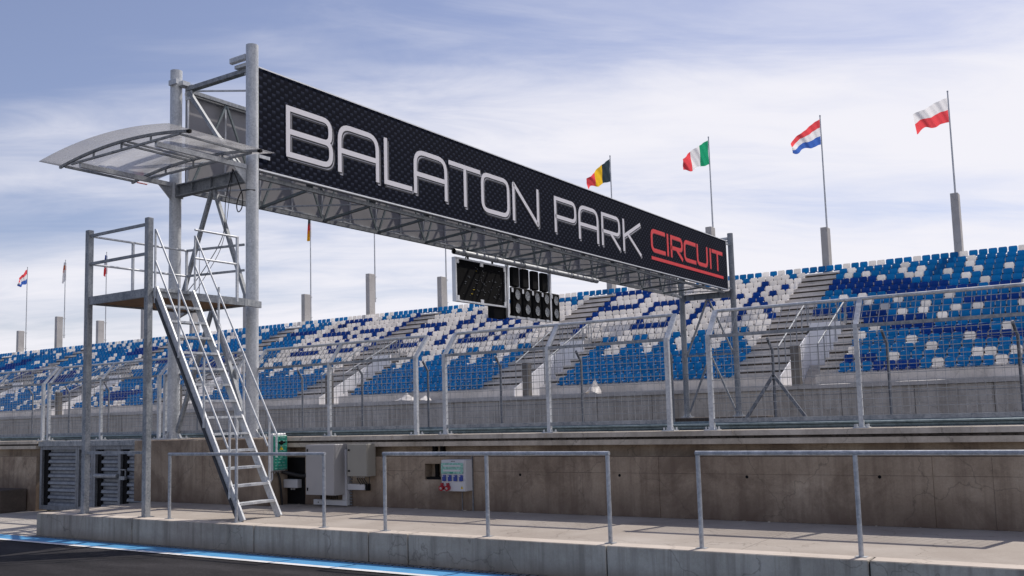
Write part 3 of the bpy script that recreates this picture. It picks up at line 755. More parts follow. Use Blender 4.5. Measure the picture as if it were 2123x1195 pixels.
def glyph(ch, a, c, T=T_, B=B_, h=h):
    """strokes of a letter between Y=a and Y=c"""
    t = T-h; bt = B+h; md = B+(T-B)*0.5; l = a+h*0.8; r = c-h*0.8
    if ch == 'B': return [([(l, bt), (l, t), (r-.02, t), (r-.02, md), (l, md)], [0, 0, .24, .2, 0], False), ([(l, md), (r, md), (r, bt), (l-h*.7, bt)], [0, .2, .24, 0], False)]
    if ch == 'A': return [([(l, B), (l, t), (r, t), (r, B)], .34, False), ([(l, B+(T-B)*.44), (r, B+(T-B)*.44)], 0, False)]
    if ch == 'L': return [([(l, T), (l, bt), (c, bt)], 0, False)]
    if ch == 'T': return [([(a, t), (c, t)], 0, False), ([((a+c)/2, t), ((a+c)/2, B)], 0, False)]
    if ch == 'O': return [([(l, bt), (l, t), (r, t), (r, bt)], .28, True)]
    if ch == 'N': return [([(l, B), (l, t+.02), (r, bt-.03), (r, T)], .05, False)]
    if ch == 'P': return [([(l, B), (l, t), (r, t), (r, B+(T-B)*.44), (l, B+(T-B)*.44)], [0, 0, .24, .2, 0], False)]
    if ch == 'R': return [([(l, B), (l, t), (r-.02, t), (r-.02, B+(T-B)*.44), (l, B+(T-B)*.44)], [0, 0, .24, .2, 0], False), ([(l+(r-l)*.45, B+(T-B)*.44), (r+.02, B)], 0, False)]
    if ch == 'K': return [([(l, B), (l, T)], 0, False), ([(c, T), (l+.05, md-.02)], 0, False), ([(l+.3, md+.10), (c, B)], 0, False)]
    if ch == 'C': return [([(c, t), (l, t), (l, bt), (c, bt)], .24, False)]
    if ch == 'I': return [([((a+c)/2, T), ((a+c)/2, B)], 0, False)]
    if ch == 'U': return [([(l, T), (l, bt), (r, bt), (r, T)], .24, False)]
lay = MB(); sil = []
words = [('B', 14.08, 15.5), ('A', 15.66, 17.07), ('L', 17.25, 18.3), ('A', 18.38, 19.77), ('T', 19.84, 21.29), ('O', 21.32, 22.74), ('N', 22.9, 24.36),
         ('P', 25.28, 26.66), ('A', 26.81, 28.18), ('R', 28.4, 29.8), ('K', 30.0, 31.44)]
k_ = 0
for ch, a, c in words:
    m0, m1, m2, m3 = MB(), MB(), MB(), MB()
    for pts, rad, cl in glyph(ch, a, c):
        k_ += 1; e = (k_ % 3)*0.0006
        sh = lambda dx, dz: [(p[0]+dx, p[1]+dz) for p in pts]
        stroke(m0, sh(.050, -.058), h*2.3, .0020+e, rad, cl)
        stroke(m1, sh(.060, -.066), h*1.15, .0050+e, rad, cl)
        stroke(m2, sh(.022, -.026), h*1.75, .0080+e, rad, cl)
        stroke(m3, pts, h*1.58, .0110+e, rad, cl)
    mb = MB()
    for i, q in enumerate((m0, m1, m2, m3)):
        o_ = len(mb.v); mb.v += q.v; mb.f += [tuple(x+o_ for x in f_) for f_ in q.f]; mb.m += [i]*len(q.f); mb.s += q.s
    mb.build('letter', ['silver_dark', 'silver_mid', 'silver_dark', 'silver_print'], me_b)
for ch, a, c in [('C', 32.34, 33.62), ('I', 33.76, 33.94), ('R', 34.13, 35.3), ('C', 35.43, 36.65), ('U', 36.76, 37.92), ('I', 38.14, 38.34), ('T', 38.42, 39.67)]:
    m0, m1 = MB(), MB()
    for pts, rad, cl in glyph(ch, a, c, 8.38, 7.50, 0.07):
        k_ += 1; e = (k_ % 3)*0.0006
        stroke(m0, [(p[0]+.02, p[1]-.02) for p in pts], 0.155, .003+e, rad, cl); stroke(m1, pts, 0.148, .007+e, rad, cl)
    mb = MB()
    for i, q in enumerate((m0, m1)):
        o_ = len(mb.v); mb.v += q.v; mb.f += [tuple(x+o_ for x in f_) for f_ in q.f]; mb.m += [i]*len(q.f); mb.s += q.s
    mb.build('letter', ['red_dark', 'red_print'], me_b)
mb = MB(); stroke(mb, [(32.33, 7.26), (39.67, 7.26)], 0.125, .006); mb.build('underline', 'red_print', me_b)

# ---------------------------------------------------------------- display board and start lights
db = thing('display_board', 'black display board in a silver frame hanging under the gantry', 'display board', (-16.8, 23.8, 6.4))
b = MB()
for a in ((22.42, 22.48, 4.95, 6.28), (25.04, 25.10, 4.95, 6.28), (22.48, 25.04, 4.95, 5.00), (22.48, 25.04, 6.23, 6.28)):
    b.box(-16.90, -16.765, a[0], a[1], a[2], a[3])
b.box(-16.78, -16.755, 23.68, 23.84, 4.94, 5.10); b.box(-16.78, -16.755, 23.68, 23.84, 6.12, 6.29)
for y, z in ((22.47, 4.99), (24.97, 4.99), (22.47, 6.1), (24.97, 6.1)): b.box(-16.785, -16.757, y, y+.12, z, z+.14)
b.build('frame', 'alu', db)
b = MB(); b.box(-17.15, -16.905, 24.6, 25.28, 4.62, 6.32); b.build('rear_casing', 'black', db)
b = MB()
for y in (23.1, 24.4): b.bar((-16.8, y, 6.28), (-16.8, y, 6.40), 0.06, 0.03)
b.bar((-16.8, 22.98, 6.28), (-16.75, 23.06, 6.6), 0.03); b.build('hanger', 'black', db)
random.seed(11); b = MB(); b.box(-16.86, -16.80, 22.482, 25.038, 5.002, 6.228, 2)
for i in range(46):
    y = random.uniform(22.6, 24.9); z = random.uniform(5.15, 6.1); b.box(-16.799, -16.792, y, y+random.choice((.03, .05, .09, .02)), z, z+.012, 0 if random.random() > .06 else 1)
for i in range(6):
    y = random.uniform(22.7, 24.6); z = random.uniform(5.4, 5.95); b.bar((-16.795, y, z), (-16.795, y+random.uniform(-.15, .2), z-random.uniform(.03, .12)), 0.006)
b.build('panel', ['galv_dark', 'yellow', 'screen'], db)

sl = thing('start_light_panel', 'panel of round unlit start lamps in black housings hanging under the gantry', 'start lights', (-16.8, 27, 6.4))
ys = [25.80, 26.40, 27.01, 27.62, 28.24]
for i, y in enumerate(ys):
    b = MB(); b.cbox(-16.95, -16.80, y-.245, y+.245, 4.74, 5.68, 0.02); hs = b.build('lamp_housing', 'black', sl)
    for z in (5.44, 4.99):
        b = MB(); b.disc((-16.80, y, z), 0.165, (1, 0, 0), 0.012, 26); b.build('lamp_lens', 'lamp', hs)
        b = MB(); n_ = 26
        vs = []
        for k in range(n_):
            a = 2*math.pi*k/n_
            for rr, xx in ((0.168, -16.80), (0.182, -16.80), (0.182, -16.765), (0.170, -16.765)):
                vs.append((xx - (0 if math.sin(a) > -0.2 else 0.0), y+rr*math.cos(a), z+rr*math.sin(a)))
        fs = [(k*4+j, ((k+1) % n_)*4+j, ((k+1) % n_)*4+(j+1) % 4, k*4+(j+1) % 4) for k in range(n_) for j in range(4)]
        b.add(vs, fs, 0, True); b.build('lamp_hood', 'black', hs)
for i, y in enumerate(ys[:4]):
    yy = y-.27
    b = MB(); b.cbox(-16.95, -16.80, yy+.02, yy+.42, 5.70, 6.34, 0.03); b.build('upper_housing', 'black', sl)
b = MB()
for y in (25.22, 27.86): b.box(-16.88, -16.80, y, y+.10, 4.66, 6.4)
for y in (25.45, 26.08, 26.69, 27.3, 27.9): b.box(-16.80, -16.785, y, y+.10, 5.50, 5.64)
for y in (25.75, 26.36, 26.97, 27.57): b.box(-16.83, -16.79, y, y+.14, 4.66, 4.735)
b.box(-16.90, -16.84, 25.25, 27.95, 4.66, 4.73)
b.build('frame', 'alu', sl)
b = MB(); b.box(-16.97, -16.90, 25.3, 28.0, 4.69, 4.80); b.box(-16.98, -16.93, 25.3, 25.5, 4.7, 5.7); b.build('back_rail', 'black', sl)

# ---------------------------------------------------------------- curved canopy
can = thing('curved_canopy', 'curved clear plastic canopy on steel arms cantilevered from the near gantry columns', 'canopy', (-16.1, 13.0, 6.85))
def arc(x, rise=0.17):
    u = (x+16.12)/2.03; return 6.835+rise*(1-u*u)
b = MB(); n_ = 22
xs = [-18.15+4.08*i/n_ for i in range(n_+1)]
vs = [(x, y, arc(x)+.045) for x in xs for y in (10.45, 12.93)]+[(x, y, arc(x)+.051) for x in xs for y in (10.45, 12.93)]
m_ = 2*(n_+1)
fs = []
for i in range(n_):
    a = 2*i; fs += [(a, a+1, a+3, a+2), (m_+a, m_+a+2, m_+a+3, m_+a+1), (a, a+2, m_+a+2, m_+a), (a+1, m_+a+1, m_+a+3, a+3)]
fs += [(0, m_, m_+1, 1), (2*n_, 2*n_+1, m_+2*n_+1, m_+2*n_)]
b.add(vs, fs, 0, True); b.build('sheet', 'polycarb', can)
for y in (10.9, 12.56):
    b = MB()
    for i in range(n_):
        b.bar((xs[i], y, arc(xs[i])+.015), (xs[i+1], y, arc(xs[i+1])+.015), 0.045, 0.05)
    b.build('arched_rib', 'galv', can)
    b = MB(); b.bar((-17.75, y, 6.855), (-14.35, y, 6.855), 0.04, 0.04)
    for x in (-17.0, -16.1, -15.2): b.bar((x, y, 6.86), (x, y, arc(x)), 0.03)
    b.build('rib_tie', 'galv', can)
    b = MB(); b.box(-14.14, -14.06, y-.03, y+.03, arc(-14.1)-.015, arc(-14.1)+.04); b.build('end_cap', 'black', can)
for x, w in ((-16.15, .04), (-15.95, .035), (-18.0, .045), (-14.45, .035)):
    b = MB(); b.bar((x, 10.92, arc(x)-.01), (x, 12.54, arc(x)-.01), w, w); b.build('purlin', 'galv', can)
for x in (LX+.02, RX-.04):
    b = MB(); b.bar((x, 10.93, 6.80), (x, 13.06, 6.80), 0.075, 0.095)
    a_ = b.build('arm', 'galv_light', can)
    b = MB(); b.add([(x-.012, 12.75, 6.75), (x-.012, 13.07, 6.75), (x-.012, 13.07, 6.45), (x+.012, 12.75, 6.75), (x+.012, 13.07, 6.75), (x+.012, 13.07, 6.45)], [(0, 1, 2), (3, 5, 4), (0, 3, 4, 1), (1, 4, 5, 2), (2, 5, 3, 0)])
    b.build('gusset', 'galv_light', a_)
b = MB(); b.box(-18.16, -18.14, 12.68, 12.93, 6.87, 6.895); b.build('red_edge_strip', 'red_print', can)

# ---------------------------------------------------------------- observation tower with deck
tw = thing('observation_tower', 'raised steel platform on two square posts with a timber deck and rails', 'platform', (-15.4, 11.5, 0))
PX0, PX1, PY0, PY1 = -16.33, -14.55, 10.42, 12.56
for x in (PX0, PX1):
    b = MB(); b.cbox(x-.055, x+.055, PY0-.055, PY0+.055, 0.004, 5.24, 0.008); p = b.build('post', 'galv', tw)
    b = MB(); b.box(x-.10, x+.10, PY0-.09, PY0+.10, -.002, 0.012); b.build('base_plate', 'galv_dark', p)
b = MB(); b.bar((PX0+.055, PY0, 1.10), (PX1-.055, PY0, 1.10), 0.05, 0.05); b.build('low_cross_bar', 'galv', tw)
b = MB()
b.bar((PX0+.055, PY0, 3.90), (PX1-.055, PY0, 3.90), 0.06, 0.15); b.bar((PX0, PY0+.055, 3.905), (PX0, PY1, 3.905), 0.05, 0.14)
b.bar((PX1, PY0+.055, 3.905), (PX1, PY1, 3.905), 0.05, 0.14); b.bar((PX0-.03, PY1+.03, 3.90), (PX1+.03, PY1+.03, 3.90), 0.06, 0.15)
b.bar((PX1, PY1+.06, 3.905), (PX1-.15, 13.1, 3.905), 0.06, 0.13); b.bar((PX0, PY1+.06, 3.905), (PX0-.9, 13.1, 3.905), 0.06, 0.13)
b.build('deck_frame', 'galv', tw)
b = MB(); y = PY0+.06
while y < PY1-.02:
    b.box(PX0+.027, PX1-.027, y, y+.115, 3.865, 3.895); y += .125
b.build('deck_boards', 'wood', tw)
b = MB(); b.box(PX0+.03, PX1-.03, PY0+.04, PY1-.01, 3.90, 3.965); b.box(PX1-.03, PX1+.10, 10.50, 11.27, 3.93, 3.985); b.build('deck_plate', 'galv', tw)
for z in (5.13, 4.60):
    b = MB(); b.bar((PX0+.05, PY0, z), (PX1-.05, PY0, z), 0.04, 0.05); b.build('front_rail', 'galv', tw)
    b = MB(); b.tube([(PX0, PY0+.05, z), (PX0, PY1+.03, z)], 0.021, 10); b.build('side_rail', 'galv_light', tw)
    b = MB(); b.bar((PX0, PY1+.03, z), (-15.17, 13.1, z+.06), 0.035, 0.045); b.build('back_rail', 'galv', tw)
    b = MB(); b.tube([(-14.4, 11.28, z), (-14.4, 12.27, z)], 0.02, 10); b.build('side_rail', 'galv_light', tw)
for x, y, z0, z1 in ((PX0, 11.34, 3.97, 5.12), (PX0, PY1+.03, 3.9, 5.15), (-14.4, 12.26, 3.87, 5.14)):
    b = MB(); b.bar((x, y, z0), (x, y, z1), 0.042); b.build('rail_post', 'galv_light', tw)
# ---------------------------------------------------------------- stair
st = thing('metal_stair', 'steep open metal stair with twin handrails leaning up to the tower deck', 'stair', (-12.2, 10.87, 0))
ya, yb = 10.48, 11.25
for y in (ya, yb):
    b = MB(); b.bar((-12.17, y, 0.0), (-14.44, y, 3.97), 0.035, 0.13, up=(1, 0, 0.5)); b.build('stringer', 'galv_light', st)
b = MB(); b.bar((-12.25, ya-.035, 0.02), (-14.42, ya-.035, 3.80), 0.024, 0.045, up=(1, 0, .5)); b.build('cable_tray', 'rubber', st)
for k in range(1, 14):
    z = 0.281*k; x = -12.17-2.27*z/3.97
    b = MB(); b.box(x-.10, x+.09, ya+.02, yb-.02, z-.004, z+.004)
    b.box(x+.086, x+.09, ya+.02, yb-.02, z-.035, z-.004); b.box(x-.10, x-.096, ya+.02, yb-.02, z-.035, z-.004)
    b.build('tread', 'galv_light', st)
for y, s_ in ((10.445, 0), (11.285, 1)):
    for zt_, zb_, x1, n_ in ((5.01, 1.36, -12.27, 'handrail'), (4.45, 1.16, -12.48, 'lower_rail')):
        b = MB(); pts = [(-14.39, y, zt_), (x1, y, zb_)]
        if n_ == 'handrail': pts += [(x1, y, 1.0)]
        b.tube([pts[0], pts[1]], 0.017, 10)
        if n_ == 'handrail': b.tube([(x1, y, zb_+.01), (x1, y, 0.98)], 0.017, 10)
        b.build(n_, 'galv_light', st)
    for x, z0, z1 in ((-14.40, 3.70, 5.02), (-13.74, 2.7, 4.0), (-13.08, 1.5, 2.78), (-12.44, 0.35, 1.62)):
        b = MB(); b.bar((x, y, z0), (x, y, z1), 0.028); b.build('rail_post', 'galv_light', st)
# cables hanging down the gantry to the deck
def cable(pts, r_, lab):
    P_ = [Vector(p) for p in pts]; res = []
    for i in range(len(P_)-1):
        p0 = P_[max(i-1, 0)]; p1 = P_[i]; p2 = P_[i+1]; p3 = P_[min(i+2, len(P_)-1)]
        for k in range(8):
            t = k/8; res.append(0.5*((2*p1)+(-p0+p2)*t+(2*p0-5*p1+4*p2-p3)*t*t+(-p0+3*p1-3*p2+p3)*t**3))
    res.append(P_[-1]); b = MB(); b.tube(res, r_, 6)
    return tag(b.build('hanging_cable', 'cable'), lab, 'cable')
cable([(-15.45, 13.04, 6.80), (-15.62, 13.0, 6.2), (-15.66, 12.95, 5.4), (-15.9, 12.6, 4.6), (-16.1, 12.2, 3.98)], 0.008, 'thin black cable hanging loosely from the canopy arm down to the deck, left strand')
cable([(-15.42, 13.0, 6.80), (-15.5, 12.98, 6.1), (-15.62, 12.9, 5.2), (-15.8, 12.6, 4.5), (-15.75, 12.2, 3.98)], 0.006, 'thin black cable hanging to the deck centre, right strand of the pair')
cable([(-15.4, 13.0, 6.78), (-15.28, 13.03, 6.5), (-15.17, 13.05, 6.2), (-15.18, 13.04, 5.95), (-15.28, 13.03, 5.88), (-15.33, 13.04, 6.05), (-15.2, 13.04, 6.28), (-15.05, 13.06, 6.31), (-14.91, 13.16, 6.30)], 0.012, 'short looped black cable tied round the near gantry column')
b = MB(); b.cbox(-15.95, -15.68, 12.15, 12.4, 3.967, 4.0, 0.01); tag(b.build('cable_box', 'black'), 'flat black box lying on the tower deck where the cables end', 'box')

# ---------------------------------------------------------------- electrical boxes on the pit wall
def cab(name, lab, x0, x1, y0, z0, z1, mat, extra=None):
    t = thing(name, lab, 'electrical cabinet', ((x0+x1)/2, 13.0, z0))
    b = MB(); b.cbox(x0, x1, y0+.022, 13.02, z0, z1, 0.006, 0); b.build('body', mat, t)
    b = MB(); b.cbox(x0+.004, x1-.004, y0, y0+.020, z0+.006, z1-.006, 0.004); d = b.build('door', mat, t)
    return t, d
t, d = cab('electrical_cabinet', 'tall light grey electrical cabinet on the pit wall near the stair', -12.99, -12.28, 12.65, 0.215, 1.125, 'box_grey')
b = MB(); b.cbox(-12.955, -12.925, 12.638, 12.65, 0.29, 0.35, 0.004); b.cbox(-12.955, -12.925, 12.638, 12.65, 1.0, 1.05, 0.004); b.build('lock', 'black', d)
b = MB()
for i in range(9): b.tube([(-12.8+i*.05, 12.85, 0.13), (-12.8+i*.05, 12.85, 0.218)], 0.011, 8)
b.build('cable_gland', 'black', t)
t, d = cab('electrical_cabinet', 'smaller beige grey cabinet right of the vertical white duct', -12.08, -11.61, 12.78, 0.55, 1.125, 'box_beige')
b = MB()
for z in (1.02, 0.65): b.disc((-12.03, 12.779, z), 0.018, (0, -1, 0), 0.012, 12); b.box(-12.055, -12.005, 12.764, 12.772, z-.006, z+.006)
b.build('lock', 'black', d)
b = MB()
for i in range(4):
    x = -11.95+i*.055; b.tube([(x, 12.9, 0.548), (x, 12.9, 0.50), (x+.04, 12.92, 0.43), (x+.06, 12.93, 0.40)], 0.009, 8)
b.tube([(-11.66, 12.9, 0.548), (-11.66, 12.9, 0.42)], 0.008, 8); b.build('cable', 'cable', t)
b = MB()
for i in range(4): x = -11.95+i*.055; b.tube([(x, 12.9, 0.52), (x, 12.9, 0.549)], 0.015, 8)
b.build('cable_gland', 'box_grey', t)
dc = thing('cable_duct', 'white L-shaped cable duct between the two grey cabinets', 'cable duct', (-12.3, 13.0, 0))
b = MB(); b.cbox(-12.35, -12.24, 12.93, 13.02, 0.115, 1.03, 0.005); b.cbox(-13.08, -12.24, 12.93, 13.02, 0.012, 0.11, 0.005); b.build('duct', 'box_white', dc)
b = MB(); b.disc((-12.3, 12.929, 0.24), 0.012, (0, -1, 0), 0.003, 10); b.disc((-12.95, 12.929, 0.06), 0.012, (0, -1, 0), 0.003, 10); b.build('screw', 'black', dc)
b = MB(); b.cbox(-12.225, -11.81, 12.93, 13.02, 0.30, 0.405, 0.005); b.cbox(-11.805, -11.74, 12.95, 13.02, 0.29, 0.41, 0.004, 1)
tag(b.build('cable_duct', ['box_white', 'black']), 'short white duct with a black end below the beige cabinet', 'cable duct')
b = MB(); z = 0.02
while z < 0.53: b.box(-12.22, -12.18, 12.99, 13.02, z, z+.028); z += .05
tag(b.build('slotted_rail', 'galv_dark'), 'dark slotted rail behind the vertical white duct', 'rail')
# green-fronted box on the end face of the foundation block
gb = thing('switch_box', 'white switch box with green front on the end of the foundation block', 'switch box', (-13.8, 12.7, 0.64))
b = MB(); b.cbox(-13.858, -13.725, 12.53, 12.88, 0.64, 1.345, 0.02); b.build('body', 'box_white', gb)
b = MB(); b.cbox(-13.724, -13.70, 12.535, 12.875, 0.66, 1.30, 0.008); d = b.build('cover', 'green', gb)
b = MB(); random.seed(2)
for z in (1.26, 1.20, 1.11, 1.02, 0.95, 0.90, 0.86, 0.80, 0.745, 0.69):
    y = 12.56
    while y < 12.83:
        w = random.uniform(.02, .09); b.box(-13.6995, -13.696, y, min(y+w, 12.85), z-.008, z+.008); y += w+random.uniform(.012, .05)
b.build('cover_marking', 'green_pale', d)
b = MB(); b.disc((-13.699, 12.72, 1.17), 0.04, (1, 0, 0), 0.02, 14); b.box(-13.685, -13.67, 12.64, 12.80, 1.155, 1.19); b.build('rotary_switch', 'black', d)
b = MB(); b.add([(-13.699, 12.67, 1.035), (-13.699, 12.77, 1.035), (-13.699, 12.72, 1.105), (-13.694, 12.67, 1.035), (-13.694, 12.77, 1.035), (-13.694, 12.72, 1.105)], [(0, 1, 2), (3, 5, 4), (0, 3, 4, 1), (1, 4, 5, 2), (2, 5, 3, 0)]); b.build('warning_sticker', 'yellow', d)
for i in range(5):
    b = MB(); b.tube([(-13.79, 12.58+i*.06, 0.60), (-13.79, 12.58+i*.06, 0.645)], 0.013, 8); b.build('cable_gland', 'box_grey', gb)
b = MB(); b.tube([(-13.79, 12.58, 0.61), (-13.78, 12.57, 0.5), (-13.82, 12.52, 0.40), (-13.86, 12.5, 0.30)], 0.016, 8); b.build('white_cable', 'box_white', gb)
b = MB(); b.tube([(-13.79, 12.7, 0.62), (-13.78, 12.75, 0.5), (-13.8, 12.8, 0.3), (-13.82, 12.85, 0.0)], 0.02, 8); b.tube([(-13.79, 12.82, 0.62), (-13.6, 12.95, 0.56), (-13.4, 12.98, 0.53), (-13.3, 12.99, 0.55)], 0.035, 8); b.build('black_cable', 'cable', gb)
jb = thing('junction_box', 'small white junction box on the wall below the green-fronted switch box', 'junction box', (-13.6, 12.95, 0.32))
b = MB(); b.cbox(-13.84, -13.47, 12.9, 13.02, 0.31, 0.47, 0.008); b.build('body', 'box_white', jb)
b = MB(); b.tube([(-13.68, 12.96, 0.27), (-13.68, 12.96, 0.31)], 0.018, 8); b.tube([(-13.61, 12.96, 0.27), (-13.61, 12.96, 0.31)], 0.018, 8); b.build('cable_gland', 'box_grey', jb)
b = MB(); b.cbox(-13.86, -13.84+.45, 13.022, 13.028, 0.0, 0.88, 0.001)
tag(b.build('backing_board', 'black'), 'black board on the wall behind the junction box', 'board')
# socket box
sb = thing('socket_box', 'pale grey power socket box with four blue sockets and two red plugs', 'socket box', (-9.7, 12.95, 0.33))
b = MB(); b.cbox(-9.96, -9.47, 12.815, 13.02, 0.33, 0.85, 0.012); b.build('body', 'box_white', sb)
b = MB(); b.cbox(-9.955, -9.475, 12.795, 12.8145, 0.335, 0.845, 0.004); fr = b.build('front_cover', 'box_white', sb)
b = MB(); b.cbox(-9.95, -9.495, 12.775, 12.794, 0.62, 0.80, 0.006); w_ = b.build('breaker_window', 'green_pale', sb)
b = MB(); b.box(-9.90, -9.54, 12.770, 12.7745, 0.74, 0.765); b.box(-9.90, -9.54, 12.770, 12.7745, 0.66, 0.69); b.box(-9.76, -9.70, 12.768, 12.7745, 0.625, 0.65, 1); b.build('breaker_row', ['box_white', 'green'], w_)
for i in range(4):
    x = -9.925+i*0.118; b = MB(); b.cbox(x, x+.068, 12.765, 12.794, 0.50, 0.60, 0.006); s1 = b.build('blue_socket', 'blue_socket', sb)
    b = MB(); b.box(x+.01, x+.03, 12.762, 12.7645, 0.575, 0.592); b.build('socket_mark', 'box_white', s1)
for x in (-9.93, -9.81):
    b = MB(); b.disc((x, 12.794, 0.395), 0.045, (0, -1, -0.25), 0.06, 16); b.cbox(x-.02, x+.02, 12.75, 12.794, 0.43, 0.47, 0.004); s1 = b.build('red_plug_socket', 'red_plastic', sb)
    b = MB(); b.disc((x, 12.735, 0.383), 0.022, (0, -1, -0.25), 0.004, 12); b.build('plug_face', 'box_grey', s1)
b = MB(); b.add([(-9.56, 12.7940, 0.375), (-9.505, 12.7940, 0.375), (-9.5325, 12.7940, 0.425), (-9.56, 12.7905, 0.375), (-9.505, 12.7905, 0.375), (-9.5325, 12.7905, 0.425)], [(0, 1, 2), (3, 5, 4), (0, 3, 4, 1), (1, 4, 5, 2), (2, 5, 3, 0)]); b.build('warning_sticker', 'yellow', sb)
b = MB(); b.bar((-9.53, 12.789, 0.415), (-9.536, 12.789, 0.40), 0.004); b.bar((-9.536, 12.789, 0.40), (-9.53, 12.789, 0.40), 0.004); b.bar((-9.53, 12.789, 0.40), (-9.535, 12.789, 0.382), 0.004); b.build('warning_mark', 'black', sb)
b = MB(); 
for i in range(3): b.box(-9.745+i*.028, -9.728+i*.028, 12.792, 12.7945, 0.82, 0.832)
b.build('maker_mark', 'black', sb)
b = MB(); b.box(-9.475, -9.462, 13.0, 13.026, 0.0, 0.9); b.box(-9.70, -9.69, 13.01, 13.026, 0.0, 0.33); tag(b.build('wall_conduit', 'galv_dark'), 'thin dark conduits running down the wall by the socket box', 'conduit')

# ---------------------------------------------------------------- far side: retaining wall, grandstand
gs = thing('grandstand', 'long concrete grandstand of stepped terraces behind the track', 'grandstand', (-50, 50, 0))
ROWS = 17
def YN(r): return 58.13-.865*r
def ZN(r): return 9.54-.41*r
XL, XR = -128.0, 6.0
voids = [(-14.2-15*k, -12.55-15*k) for k in range(0, 8)]
def terr(x0, x1, rows, b):
    pr = [(60.0, ZN(0))]
    for r in range(rows):
        pr += [(YN(r), ZN(r)), (YN(r), ZN(r+1) if r < ROWS-1 else 2.45)]
    if rows == ROWS: pr += [(43.05, 2.45), (43.05, -0.4), (60, -0.4)]
    else: pr += [(YN(rows-1), -0.4), (60, -0.4)]
    b.prism(pr, x0, x1)
b = MB(); xs_ = [XL]
cuts = sorted(voids)
cur = XL
for v0, v1 in cuts:
    if v0 > cur: terr(cur, v0, ROWS, b); terr(v0, v1, 10, b); cur = v1
terr(cur, XR, ROWS, b)
b.build('terraces', 'stand', gs)
for v0, v1 in cuts:   # floor of each entrance recess
    b = MB(); b.box(v0+.002, v1-.002, 43.06, 49.4, -0.39, 2.4); b.build('entrance_floor', 'stand', gs)
b = MB()   # step nosings, and dark strips painted as the shade under each
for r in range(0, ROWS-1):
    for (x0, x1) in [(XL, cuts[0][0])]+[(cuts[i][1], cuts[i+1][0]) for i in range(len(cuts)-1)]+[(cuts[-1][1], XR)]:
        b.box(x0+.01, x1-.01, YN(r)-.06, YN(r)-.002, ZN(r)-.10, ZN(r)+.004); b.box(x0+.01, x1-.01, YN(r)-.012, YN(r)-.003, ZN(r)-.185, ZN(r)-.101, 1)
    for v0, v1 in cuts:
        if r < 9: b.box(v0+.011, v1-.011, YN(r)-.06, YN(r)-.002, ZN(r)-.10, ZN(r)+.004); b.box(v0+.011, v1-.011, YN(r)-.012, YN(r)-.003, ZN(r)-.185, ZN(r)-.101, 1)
b.build('step_nosing', ['stand', 'groove_and_shade'], gs)
b = MB(); b.box(XL, XR, 42.95, 43.04, -0.4, 2.28); b.build('front_wall', 'stand_wall', gs)
b = MB(); b.box(XL, XR, 42.86, 43.35, 2.30, 2.47); x = XL
b.build('wall_coping', 'stand', gs)
b = MB()
x = -127
while x < 5: b.box(x, x+.02, 42.943, 42.95, 0, 2.28); x += 3.05
b.build('wall_joint', 'groove_and_shade', gs)
b = MB(); b.box(XL, XR, 59.0, 59.12, ZN(0), ZN(0)+.12); b.build('rear_kerb', 'stand', gs)

# entrance stairs in the aisles: white painted cheeks, pier, rails
def entrance(k):
    dx = -15.0*k; v0, v1 = -14.2+dx, -12.55+dx
    names = ['first', 'second', 'third', 'fourth', 'fifth', 'sixth', 'seventh', 'eighth']
    t = thing('entrance_stairway', 'white-walled stairway opening in the stand, %s counting from the right' % names[k], 'stairway', (v0, 46, 2.4), 'stairway openings in the lower stand')
    pr = [(44.2, 2.41), (44.2, ZN(16)+.02)]
    for r in range(16, 9, -1): pr += [(YN(r), ZN(r)-.0), (YN(r), ZN(r-1 if r > 10 else 10))] if False else [(YN(r)+.05, ZN(r)+.03)]
    pr += [(49.36, ZN(10)+.05), (49.36, 2.41)]
    b = MB(); b.prism(pr, v0+.004, v0+.05); b.build('cheek_wall', 'white_wall', t)
    b = MB(); b.box(v0+.06, v1-.01, 49.30, 49.40, 2.41, ZN(10)+.35); b.build('end_wall', 'white_wall', t)
    b = MB()
    for s_ in range(7): b.box(v0+.06, v1-.02, 47.3+s_*.28, 49.28, 2.41+s_*.17, 2.41+(s_+1)*.17-.002)
    b.build('steps', 'stand', t)
    b = MB(); b.box(v0+.55, v0+.95, 44.25, 44.6, 2.41, 4.35); b.build('pier', 'pier_concrete', t)
    for x, a, c in ((v0-.1, (44.6, 4.4), (49.6, 6.95)), (v1+.08, (44.7, 4.4), (50.2, 6.95))):
        b = MB(); b.tube([(x, a[0], a[1]), (x, c[0], c[1])], 0.045, 8)
        for q in range(6):
            y = a[0]+(c[0]-a[0])*q/5; z = a[1]+(c[1]-a[1])*q/5; b.tube([(x, y, z-1.25), (x, y, z)], 0.03, 6)
        b.build('railing', 'galv', t)
    b = MB()
    for q in range(6): b.tube([(v0-.1+(v1-v0+.18)*q/5, 49.9, 5.7), (v0-.1+(v1-v0+.18)*q/5, 49.9, 6.9)], 0.025, 6)
    b.tube([(v0-.1, 49.9, 6.9), (v1+.08, 49.9, 6.9)], 0.04, 8); b.build('back_railing', 'galv', t)
    return t
for k in range(0, 7): entrance(k)

